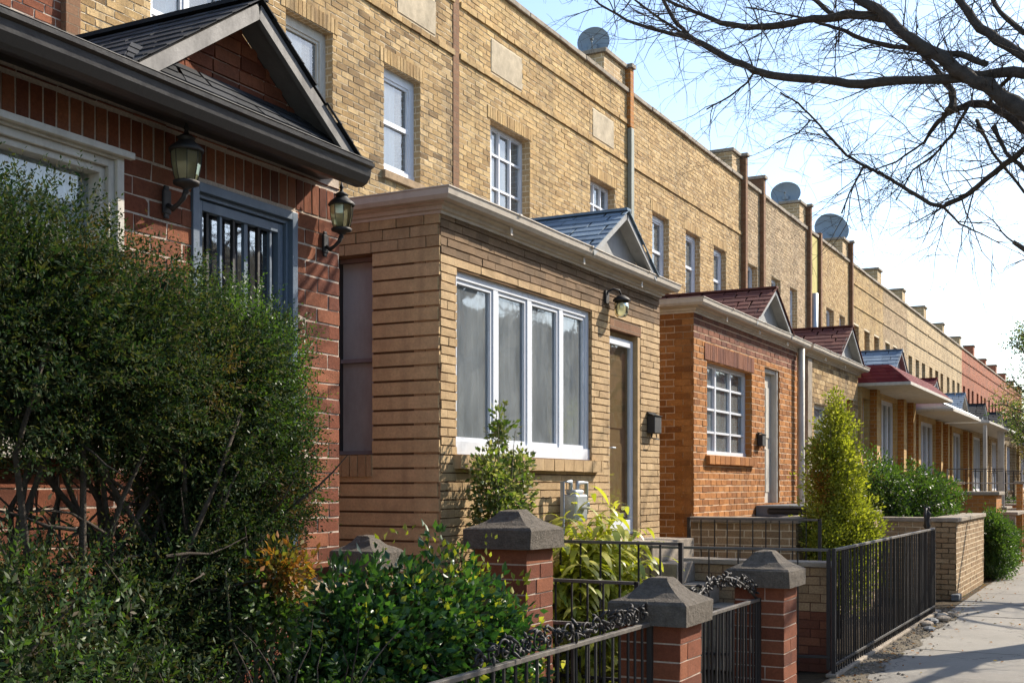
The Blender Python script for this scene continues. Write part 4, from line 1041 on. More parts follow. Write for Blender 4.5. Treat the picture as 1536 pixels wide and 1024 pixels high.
for k, y in enumerate((31.9, 37.0, 42.1, 47.3)):
    lb = ['first white-topped railing of the far front yards', 'second pale railing of the far front yards', 'third pale railing of the far front yards', 'last pale railing of the far front yards'][k]
    st = thing('stoop', (-3.6, y + .6, 0), ['first', 'second', 'third', 'last'][k] + ' raised brick stoop under the pale railings of the far front yards', 'stoop', 'raised stoops of the far front yards')
    m_ = MB(); m_.box(-4.46, -2.95, y - .06, y + 1.25, 0, 1.10); m_.build('stoop_block', M['t_or' if k % 2 else 't_tan'], st); m_ = MB(); m_.box(-4.46, -2.90, y - .10, y + 1.29, 1.102, 1.16); m_.build('slab', M['coping'], st, .008)
    iron_run((-4.3, y), (-2.98, y), 1.17, 2.1, lb, gap=.24, r=.012, group='pale railings of the far front yards', mat='ironlt', rail2=.35)
    iron_run((-2.4, y + .1), (-2.4, y + 4.6), .1, 1.35, lb.replace('railing of', 'pavement-side railing of'), gap=.3, r=.012, group='pavement-side railings of the far yards', mat='ironlt')
for k, y in enumerate((35.8, 41.3, 47.0, 53.0)):
    lb = ['nearest', 'second', 'third', 'farthest'][k] + ' of the low tan brick walls across the far front yards'
    t = thing('garden_wall', (-3, y, 0), lb, 'wall', 'low brick walls of the far yards')
    m_ = MB(); m_.box(-4.4, -2.42, y, y + .22, 0, 1.0); m_.build('wall_brick', M['t_tan' if k % 2 else 't_or'], t); m_ = MB(); m_.box(-4.42, -2.38, y - .04, y + .26, 1.002, 1.06); m_.build('coping', M['coping'], t)

# ================================================================= ground
def sheet(name, x0, x1, y0, y1, z, mat):
    m_ = MB(); m_.poly([(x0, y0, z), (x1, y0, z), (x1, y1, z), (x0, y1, z)]); o = m_.build(name, mat); o['kind'] = 'structure'; return o
def m_ground(name, a, b, sc=8, bd=.02):
    t = NT(name); n = t.noise(t.pos(), sc, 8, .7); n2 = t.noise(t.pos(), 120, 4, .8)
    col = t.mix(t.map(n, .35, .65), a, b); col = t.mix(t.map(n2, .4, .7, 0, .6), col, c3(a, .5))
    t.bsdf(col, .95, nrm=t.bump(t.math('ADD', n, n2), bd, 1), spec=.1); return t.mat
def m_pave():
    t = NT('concrete_flag'); base = t.ramp(t.island(), [(0, (.18, .168, .145)), (.5, (.235, .22, .19)), (1, (.29, .27, .23))])
    n = t.noise(t.pos(), 1.2, 8, .75); n2 = t.noise(t.pos(), 160, 3, .8); n3 = t.noise(t.pos((1, 1, 1)), 14, 6, .7)
    col = t.mix(t.map(n, .4, .72, 0, .5), base, (.14, .125, .105)); col = t.mix(t.map(n2, .35, .75, 0, .45), col, (.13, .12, .11)); col = t.mix(t.map(n3, .55, .75, 0, .4), col, (.42, .40, .36))
    vo = t.t.nodes.new('ShaderNodeTexVoronoi'); vo.feature = 'DISTANCE_TO_EDGE'; vo.inputs['Scale'].default_value = .55
    wv = t.t.nodes.new('ShaderNodeVectorMath'); wv.operation = 'ADD'; nz = t.t.nodes.new('ShaderNodeTexNoise'); nz.inputs['Scale'].default_value = 3; nz.inputs['Detail'].default_value = 6; t.l(t.pos(), nz.inputs['Vector']); sc_ = t.t.nodes.new('ShaderNodeVectorMath'); sc_.operation = 'SCALE'; sc_.inputs['Scale'].default_value = .5; t.l(nz.outputs['Color'], sc_.inputs[0]); t.l(t.pos(), wv.inputs[0]); t.l(sc_.outputs[0], wv.inputs[1]); t.l(wv.outputs[0], vo.inputs['Vector'])
    cr = t.map(vo.outputs['Distance'], .0, .006, .75, 0); col = t.mix(cr, col, (.05, .045, .04))
    sp = t.noise(t.pos(), 7, 2); col = t.mix(t.map(sp, .68, .72, 0, .55), col, (.09, .08, .07))
    t.bsdf(col, .85, nrm=t.bump(t.math('ADD', n2, n3), .004, 1), spec=.25); return t.mat
sheet('ground', -300, 300, -100, 500, -.16, m_ground('far_earth', (.12, .10, .07), (.2, .17, .12), .3))
sheet('yard_ground', XM, -2.30, .5, 94, -.004, m_ground('yard_soil', (.06, .045, .03), (.13, .10, .06), 6))
m_ = MB(); y = .4
while y < 95:
    x = -2.30
    for wd in (1.62, 1.62):
        z = rng.uniform(-.004, .004); e = rng.uniform(-.003, .003)
        m_.hexa([(x + .006, y + .010, -.12), (x + wd - .006, y + .010, -.12), (x + wd - .006, y + 1.79, -.12), (x + .006, y + 1.79, -.12),
                 (x + .006, y + .010, z), (x + wd - .006, y + .010, z + e), (x + wd - .006, y + 1.79, z - e), (x + .006, y + 1.79, z)], 0, skip=(0,))
        x += wd
    y += 1.8
o = m_.build('sidewalk', m_pave(), None, .004); o['kind'] = 'structure'
sheet('sidewalk_bed', -2.31, 1.0, .4, 96, -.03, m_ground('joint_grit', (.05, .045, .035), (.09, .08, .06), 20))
m_ = MB(); m_.box(.945, 1.10, .4, 96, -.15, -.002); o = m_.build('kerb', M['coping']); o['kind'] = 'structure'
sheet('road', 1.10, 12, -60, 400, -.15, m_ground('asphalt', (.04, .04, .042), (.06, .06, .062), 3, .006))
# gritty strip and rubble along the foot of the long fence
m_ = MB(); P = []
for k in range(400):
    y = 10.2 + k * .0165; P.append((-2.12 + .04 * math.sin(k * .11) + .03 * math.sin(k * .037 + 1) + rng.uniform(-.03, .03), y))
for k in range(399): m_.poly([(-2.42, P[k][1], .006), (P[k][0], P[k][1], .007), (P[k + 1][0], P[k + 1][1], .007), (-2.42, P[k + 1][1], .006)])
o = m_.build('dirt_strip', m_ground('sandy_grit', (.20, .165, .12), (.32, .28, .215), 14, .03)); o['kind'] = 'structure'
m_ = MB(); m_.box(-2.46, -2.36, 10.66, 16.9, 0, .035); o = m_.build('fence_kerb', M['coping'], None, .01); tag(o, 'narrow stone kerb under the long black iron fence', 'kerb')
def rock(loc, s, label, seed, grp='loose stones at the foot of the long fence'):
    r_ = random.Random(seed); bm = MB(); k = 9; rows = []
    for i in range(6):
        la = -math.pi / 2 + math.pi * i / 5
        rows.append([(loc[0] + s[0] * (math.cos(la) * math.cos(6.283 * j / k) + 0) * r_.uniform(.8, 1.1), loc[1] + s[1] * math.cos(la) * math.sin(6.283 * j / k) * r_.uniform(.8, 1.1), loc[2] + s[2] * (1 + math.sin(la) * r_.uniform(.85, 1.1))) for j in range(k)])
    for i in range(5):
        for j in range(k): bm.poly([rows[i][j], rows[i][(j + 1) % k], rows[i + 1][(j + 1) % k], rows[i + 1][j]])
    o = bm.build('stone', M['coping' if seed % 2 else 'bluestone'], None, .006, o0=(loc[0], loc[1], 0)); o.location = (loc[0], loc[1], 0)
    tag(o, label, 'stone', grp)
gr = MB()
for k in range(520):
    y = rng.uniform(10.3, 17.2); x = -2.38 + abs(rng.gauss(0, .16)); s = rng.uniform(.004, .016); c = Vector((x, y, .008 + s * .3))
    gr.tube([c - Vector((s, 0, s * .4)), c, c + Vector((s, s * .4, 0))], [s * .4, s * .8, s * .3], 5, sm=False)
o = gr.build('gravel', M['coping']); o['kind'] = 'stuff'
for k in range(6):
    y = 14.7 + k * .33 + rng.uniform(-.08, .08); s = rng.uniform(.05, .10)
    rock((-2.2 + rng.uniform(-.1, .08), y, -.005), (s, s * 1.3, s * .45), 'loose stone in the grit at the foot of the long iron fence', k)
# ================================================================= planting
NR = np.random.default_rng(11)
def unit(n):
    v = NR.normal(size=(n, 3)); return v / np.linalg.norm(v, axis=1, keepdims=True)

def blobs(E, n, shell=.35, lump=.14):
    """n points in a union of ellipsoids [(cx,cy,cz,rx,ry,rz)], mostly near their skins; returns points and outward directions"""
    E = np.array(E); vol = (E[:, 3] * E[:, 4] * E[:, 5]) ** .667; idx = NR.choice(len(E), n, p=vol / vol.sum())
    d = unit(n); r = 1 - np.abs(NR.normal(size=n)) * shell; r = np.clip(r, .05, 1)
    r *= 1 + lump * (np.sin(d[:, 0] * 7 + idx * 2) * np.sin(d[:, 1] * 6 + idx) + .6 * np.sin(d[:, 2] * 9 + d[:, 0] * 5))
    return E[idx, :3] + d * r[:, None] * E[idx, 3:6], d

def leaf_faces(c, dirn, up, ln, wd, fold=.25, curl=.0):
    """diamond leaves at c along dirn; arrays"""
    n = len(c); dirn = dirn / np.maximum(np.linalg.norm(dirn, axis=1, keepdims=True), 1e-6)
    s = np.cross(dirn, up); s /= np.maximum(np.linalg.norm(s, axis=1, keepdims=True), 1e-6); nn = np.cross(s, dirn)
    ln = ln[:, None]; wd = wd[:, None]
    a = c; b = c + dirn * ln * .45 + s * wd * .5 + nn * wd * fold; d = c + dirn * ln * .45 - s * wd * .5 + nn * wd * fold; t = c + dirn * ln - nn * ln * curl
    V = np.stack([a, b, t, d], 1).reshape(-1, 3); i = np.arange(n)[:, None] * 4
    F = np.concatenate([i + [0, 1, 2], i + [0, 2, 3]], 0)
    return V, F

def foliage(name, E, ncl, per, rad, ln, wd, mat, parent, shell=.3, lump=.15, updown=0.0, out=.8, cut=None, fold=.25):
    c, d = blobs(E, ncl, shell, lump)
    if cut is not None: k = cut(c); c, d = c[k], d[k]
    ncl = len(c)
    cc = np.repeat(c, per, 0); dd = np.repeat(d, per, 0); n = len(cc)
    rr = rad * (NR.random((n, 1)) ** .5); off = unit(n); p = cc + off * rr
    di = dd * out + off * .9 + NR.normal(size=(n, 3)) * .35; di[:, 2] += updown
    L = ln * NR.uniform(.6, 1.25, n)
    V, F = leaf_faces(p, di, unit(n), L, L * wd / ln, fold)
    return fast_mesh(name, V, F, M[mat], parent)

def sprays(name, E, ns, per, slen, ln, wd, mat, parent, shell=.25, lump=.18, up=.25, cut=None):
    """feathery sprays: a short shoot with leaflets on both sides"""
    c, d = blobs(E, ns, shell, lump)
    if cut is not None: k = cut(c); c, d = c[k], d[k]
    ns = len(c)
    ax = d * .9 + unit(ns) * .55; ax[:, 2] += up; ax /= np.linalg.norm(ax, axis=1, keepdims=True)
    sd = np.cross(ax, unit(ns)); sd /= np.linalg.norm(sd, axis=1, keepdims=True)
    t = np.tile(np.linspace(0, 1, per), ns); A = np.repeat(ax, per, 0); S = np.repeat(sd, per, 0) * np.tile(np.where(np.arange(per) % 2, 1, -1), ns)[:, None]
    L = slen * NR.uniform(.5, 1.3, ns); p = np.repeat(c, per, 0) + A * (t * np.repeat(L, per))[:, None]
    di = A * .8 + S * .8 + NR.normal(size=p.shape) * .25
    l = ln * NR.uniform(.7, 1.2, len(p)) * (1.1 - .4 * t)
    V, F = leaf_faces(p, di, unit(len(p)), l, l * wd / ln, .1)
    return fast_mesh(name, V, F, M[mat], parent)

def stems(name, base, tops, r0, mat, parent, k=6, wob=.05, spread=.06, seg=6):
    m_ = MB()
    for q, T in enumerate(tops):
        b = Vector(base) + Vector((rng.uniform(-spread, spread), rng.uniform(-spread, spread), 0)); T = Vector(T)
        pts = []
        for i in range(seg + 1):
            t = i / seg; p = b.lerp(T, t); p.x += (T.x - b.x) * (t * t - t) * .6; p.y += (T.y - b.y) * (t * t - t) * .6
            if 0 < i: p += Vector((rng.uniform(-wob, wob), rng.uniform(-wob, wob), rng.uniform(-wob, wob) * .5))
            pts.append(p)
        m_.tube(pts, [r0 * (1 - .75 * i / seg) for i in range(seg + 1)], k)
    return m_.build(name, M[mat], parent)

# big dark yew: two crowns on bare crossing stems
t = thing('yew_bush', (-3.6, 4.0, 0), 'tall dark evergreen bush covering the red brick front, bare stems below its crown', 'bush')
E1 = [(-3.55, 3.0, 2.32, .42, .55, .50), (-3.55, 3.45, 2.30, .38, .42, .36), (-3.6, 3.95, 2.22, .36, .36, .30), (-3.62, 4.15, 2.15, .34, .34, .42), (-3.62, 4.42, 2.12, .24, .26, .38), (-3.6, 4.45, 1.75, .25, .25, .36), (-3.6, 4.14, 1.45, .26, .26, .28), (-3.6, 3.5, 2.08, .36, .5, .24), (-3.6, 2.6, 2.4, .4, .4, .45), (-3.6, 4.57, 1.9, .12, .12, .30), (-3.55, 4.0, 1.85, .30, .3, .2), (-3.6, 4.05, 1.45, .3, .35, .3), (-3.55, 3.3, 1.05, .25, .5, .16), (-3.6, 3.9, 1.1, .25, .35, .2)]
E1 = [(a, b - (.15 if b > 4.3 else .08), c - .06, x, y, z) for a, b, c, x, y, z in E1]
sprays('crown', E1, 27000, 10, .10, .023, .0095, 'yew', t, .26, .27)
sprays('light_tips', [(a + .02, b + .02, c + .03, x, y, z) for a, b, c, x, y, z in E1[3:7] + E1[9:10]], 2600, 10, .12, .024, .0095, 'bushg', t, .06, .2)
sprays('dead_patches', [(-3.45, 3.7, 2.1, .3, .14, .14), (-3.4, 4.2, 1.6, .2, .12, .16), (-3.45, 3.1, 2.5, .3, .12, .12)], 420, 8, .10, .024, .009, 'brownleaf', t, .5, .3)
sprays('low_wisps', [(-3.5, 2.9, 1.32, .3, .45, .26), (-3.5, 3.5, 1.28, .3, .40, .26), (-3.5, 3.9, 1.15, .28, .28, .34), (-3.4, 3.4, .95, .3, .5, .25)], 2900, 9, .13, .026, .010, 'yew', t, .7, .35)
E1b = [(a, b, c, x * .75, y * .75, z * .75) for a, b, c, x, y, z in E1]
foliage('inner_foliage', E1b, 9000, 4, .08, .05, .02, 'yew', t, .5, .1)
tops = [(-3.6 + rng.uniform(-.3, .3), rng.uniform(2.7, 4.35), rng.uniform(1.9, 2.25)) for _ in range(26)]
for q, b in enumerate(((-3.65, 3.3, 0), (-3.55, 3.9, 0), (-3.6, 4.35, 0), (-3.6, 2.8, 0))): stems('stem', b, tops[q::4], .028, 'bark', t, spread=.08, wob=.07)
tw = MB()
for q in range(170):
    y = rng.uniform(2.6, 4.25); z = rng.uniform(.5, 1.9); x = -3.6 + rng.uniform(-.28, .28); p = Vector((x, y, z)); dv = norm((rng.uniform(-.5, .5), rng.uniform(-1, 1), rng.uniform(-.1, 1))); pts = [p]
    for s_ in range(4): dv = norm(dv + Vector((rng.uniform(-.35, .35), rng.uniform(-.35, .35), rng.uniform(-.3, .4)))); pts.append(pts[-1] + dv * .10)
    tw.tube(pts, [.008, .007, .005, .004, .002], 4, caps=False)
tw.build('dead_twigs', M['bark'], t)['kind'] = 'stuff'

# undergrowth below it
t = thing('undergrowth', (-3.2, 3.9, 0), 'tangled low undergrowth at the lower left under the dark evergreen', 'shrub')
E2 = [(-3.15, 3.1, .55, .35, .5, .55), (-3.1, 3.7, .45, .35, .45, .45), (-3.1, 4.2, .35, .3, .4, .38), (-3.2, 2.6, .75, .4, .5, .7), (-3.5, 3.6, 1.0, .25, .7, .45), (-2.95, 4.3, .55, .12, .16, .3)]
sprays('foliage', E2, 4200, 8, .12, .036, .015, 'litter', t, .5, .25)
sprays('fresh_shoots', E2[3:4] + E2[:3] + [(-3.0, 4.15, .55, .2, .22, .35)], 1500, 9, .12, .034, .013, 'bushg', t, .2, .3)
tw = MB()
for q in range(160):
    p = Vector((-3.2 + rng.uniform(-.3, .3), rng.uniform(2.6, 4.5), rng.uniform(0, .8))); dv = norm((rng.uniform(-.5, .5), rng.uniform(-.7, .7), 1)); pts = [p]
    for s_ in range(4): dv = norm(dv + Vector((rng.uniform(-.4, .4), rng.uniform(-.4, .4), 0))); pts.append(pts[-1] + dv * .11)
    tw.tube(pts, [.007, .006, .005, .003, .002], 4, caps=False)
tw.build('twigs', M['bark'], t)['kind'] = 'stuff'

t = thing('sapling', (-3.25, 3.98, 0), 'thin sapling with rusty orange leaves in front of the blue door', 'sapling')
stems('stem', (-3.25, 3.96, 0), [(-3.3, 3.9, 1.45), (-3.2, 4.03, 1.4), (-3.3, 3.78, 1.35), (-3.15, 4.12, 1.3), (-3.3, 4.04, 1.5)], .018, 'barkg', t, spread=.02, wob=.02)
foliage('leaves', [(-3.2, 4.03, 1.32, .12, .15, .13)], 150, 6, .05, .035, .017, 'rust', t, .6)
foliage('green_leaves', [(-3.2, 4.0, 1.15, .16, .22, .26)], 160, 6, .06, .04, .02, 'bushg', t, .6)

t = thing('broadleaf_hedge', (-3.1, 5.3, 0), 'glossy broad-leaved green hedge between the dark evergreen and the brick piers', 'hedge')
E3 = [(-3.3, 4.32, .66, .18, .2, .34), (-3.28, 4.55, .88, .26, .22, .38), (-3.2, 4.82, .85, .30, .28, .46), (-3.13, 5.15, .85, .30, .28, .46), (-3.08, 5.47, .80, .28, .25, .44), (-3.05, 5.72, .70, .20, .16, .36), (-3.1, 5.0, .40, .32, .5, .40), (-3.05, 5.5, .35, .28, .4, .35), (-3.35, 4.4, .6, .12, .12, .42)]
foliage('foliage', E3, 4600, 6, .07, .052, .032, 'ivy', t, .32, .25, .15)
foliage('young_leaves', [(a + .03, b + .05, c + .06, x, y, z) for a, b, c, x, y, z in E3[1:6]], 260, 5, .06, .04, .024, 'lime', t, .12, .25, .3)
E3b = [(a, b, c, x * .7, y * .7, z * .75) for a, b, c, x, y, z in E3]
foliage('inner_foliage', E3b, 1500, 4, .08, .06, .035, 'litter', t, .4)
stems('stem', (-3.1, 5.4, 0), [(-3.1 + rng.uniform(-.2, .2), rng.uniform(4.6, 6.2), .9) for _ in range(14)], .014, 'bark', t, spread=.2)

t = thing('wall_shrub', (-4.15, 7.95, 0), 'small pale-flecked shrub growing up the tan wall under the bay window', 'shrub')
E4 = [(-4.18, 7.85, 1.55, .18, .34, .30), (-4.2, 7.88, 1.22, .20, .38, .26), (-4.2, 7.66, 1.78, .12, .20, .22), (-4.2, 8.08, 1.80, .12, .16, .20), (-4.2, 7.86, 2.08, .08, .11, .30), (-4.2, 7.9, .8, .18, .3, .4)]
foliage('leaves', E4, 1050, 6, .05, .045, .028, 'shrubw', t, .5, .2, .2)
stems('stem', (-4.2, 7.98, 0), [(-4.2 + rng.uniform(-.1, .1), 7.86 + rng.uniform(-.3, .3), rng.uniform(1.6, 2.35)) for _ in range(14)], .010, 'barkg', t, 5, .02, .05)

t = thing('variegated_plant', (-4.08, 9.3, 0), 'arching yellow-green striped plant behind the nearest railings', 'plant')
n = 4200; base = np.array([(-4.08, 9.3, .72)]) + NR.normal(size=(n, 3)) * (.13, .30, .28)
az = NR.uniform(0, 6.283, n); el = NR.uniform(.1, 1.2, n); L = NR.uniform(.13, .30, n); W = L * .11
Vs, Fs = [], []; p = base.copy(); dv = np.stack([np.cos(az) * np.cos(el), np.sin(az) * np.cos(el), np.sin(el)], 1); side = np.cross(dv, [0, 0, 1.0]); side /= np.linalg.norm(side, axis=1, keepdims=True)
rows = []
for s_ in range(6):
    w_ = (W * (math.sin(math.pi * (s_ + .35) / 5.6)))[:, None]; rows.append(np.stack([p - side * w_, p + side * w_], 1)); dv[:, 2] -= .34; dv /= np.linalg.norm(dv, axis=1, keepdims=True); p = p + dv * (L / 5)[:, None]
V = np.stack(rows, 1).reshape(-1, 3); i = np.arange(n)[:, None] * 12
F = np.concatenate([i + np.array([2 * s_, 2 * s_ + 1, 2 * s_ + 3, 2 * s_ + 2]) for s_ in range(5)], 0)
fast_mesh('leaves', V, F, M['varieg'], t)
stems('stem', (-4.08, 9.3, 0), [(-4.08 + rng.uniform(-.2, .2), 9.3 + rng.uniform(-.4, .4), .9) for _ in range(10)], .012, 'barkg', t)

t = thing('columnar_shrub', (-3.0, 13.5, 0), 'upright yellow-green shrub behind the long iron fence', 'shrub')
E5 = [(-3.0, 13.5, 2.15, .24, .28, .40), (-3.0, 13.45, 1.75, .34, .40, .48), (-3.0, 13.55, 1.25, .42, .50, .5), (-2.95, 13.55, .8, .42, .5, .5), (-3.0, 13.45, 2.55, .08, .1, .22), (-2.8, 13.7, 1.15, .3, .3, .3), (-3.05, 13.1, 1.1, .22, .25, .3), (-2.85, 13.75, 1.7, .12, .16, .2), (-3.1, 13.2, 2.0, .1, .14, .18), (-2.95, 13.62, 2.4, .07, .09, .2)]
foliage('foliage', E5, 5200, 6, .07, .042, .022, 'lime', t, .35, .22, .5)
foliage('brown_leaves', [(-3.08, 13.15, 1.7, .10, .10, .5)], 120, 6, .06, .04, .02, 'rust', t, .6)
stems('stem', (-3.0, 13.5, 0), [(-3.0 + rng.uniform(-.2, .2), 13.5 + rng.uniform(-.2, .2), rng.uniform(1.6, 2.4)) for _ in range(9)], .02, 'bark', t)

t = thing('garden_hedge', (-3.4, 20.6, 0), 'dark green hedge behind the low tan brick wall', 'hedge')
E6 = [(-3.7, 19.6, 1.5, .5, .5, .55), (-3.3, 20.3, 1.45, .55, .6, .55), (-3.2, 21.1, 1.45, .5, .6, .5), (-3.05, 21.8, 1.35, .4, .5, .45), (-3.9, 20.4, 1.6, .4, .7, .6), (-3.9, 21.6, 1.5, .4, .6, .6), (-3.4, 20.5, .6, .7, 1.6, .8)]
foliage('foliage', E6, 5200, 6, .09, .055, .03, 'bushg', t, .25, .25, .2)
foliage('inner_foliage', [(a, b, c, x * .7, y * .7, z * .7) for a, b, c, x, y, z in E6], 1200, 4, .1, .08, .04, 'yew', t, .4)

t = thing('round_bush', (-2.3, 23.6, 0), 'low round green bush spilling over the pavement past the tan wall', 'bush')
E7 = [(-2.35, 23.4, .55, .38, .7, .62), (-2.3, 24.3, .5, .32, .6, .5), (-2.35, 22.9, .7, .3, .4, .5)]
foliage('foliage', E7, 3600, 6, .08, .05, .026, 'bushg', t, .3, .25, .1)
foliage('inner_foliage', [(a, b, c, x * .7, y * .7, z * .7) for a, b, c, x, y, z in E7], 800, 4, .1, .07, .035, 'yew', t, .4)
for k, (x, y, z) in enumerate(((-3.6, 32.5, 1.2), (-3.4, 38.5, 1.1))):
    t = thing('yard_shrub', (x, y, 0), ['green shrub behind the first far railing', 'green shrub behind the second far railing'][k], 'shrub')
    foliage('foliage', [(x, y, z * .6, .5, .8, .65)], 900, 6, .1, .07, .035, 'bushg', t, .3, .25)

# dry leaves on the paving
n = 420; lx = np.concatenate([-2.36 + np.abs(NR.normal(size=n // 2)) * .25, NR.uniform(-2.3, .8, n // 2)]); ly = NR.uniform(7, 30, n)
c = np.stack([lx, ly, np.full(n, .012)], 1); dd = unit(n); dd[:, 2] *= .12
V, F = leaf_faces(c, dd, np.tile([0, 0, 1.0], (n, 1)) + unit(n) * .3, NR.uniform(.03, .06, n), NR.uniform(.02, .035, n), .3)
fast_mesh('leaf_litter', V, F, M['rust'])['kind'] = 'stuff'

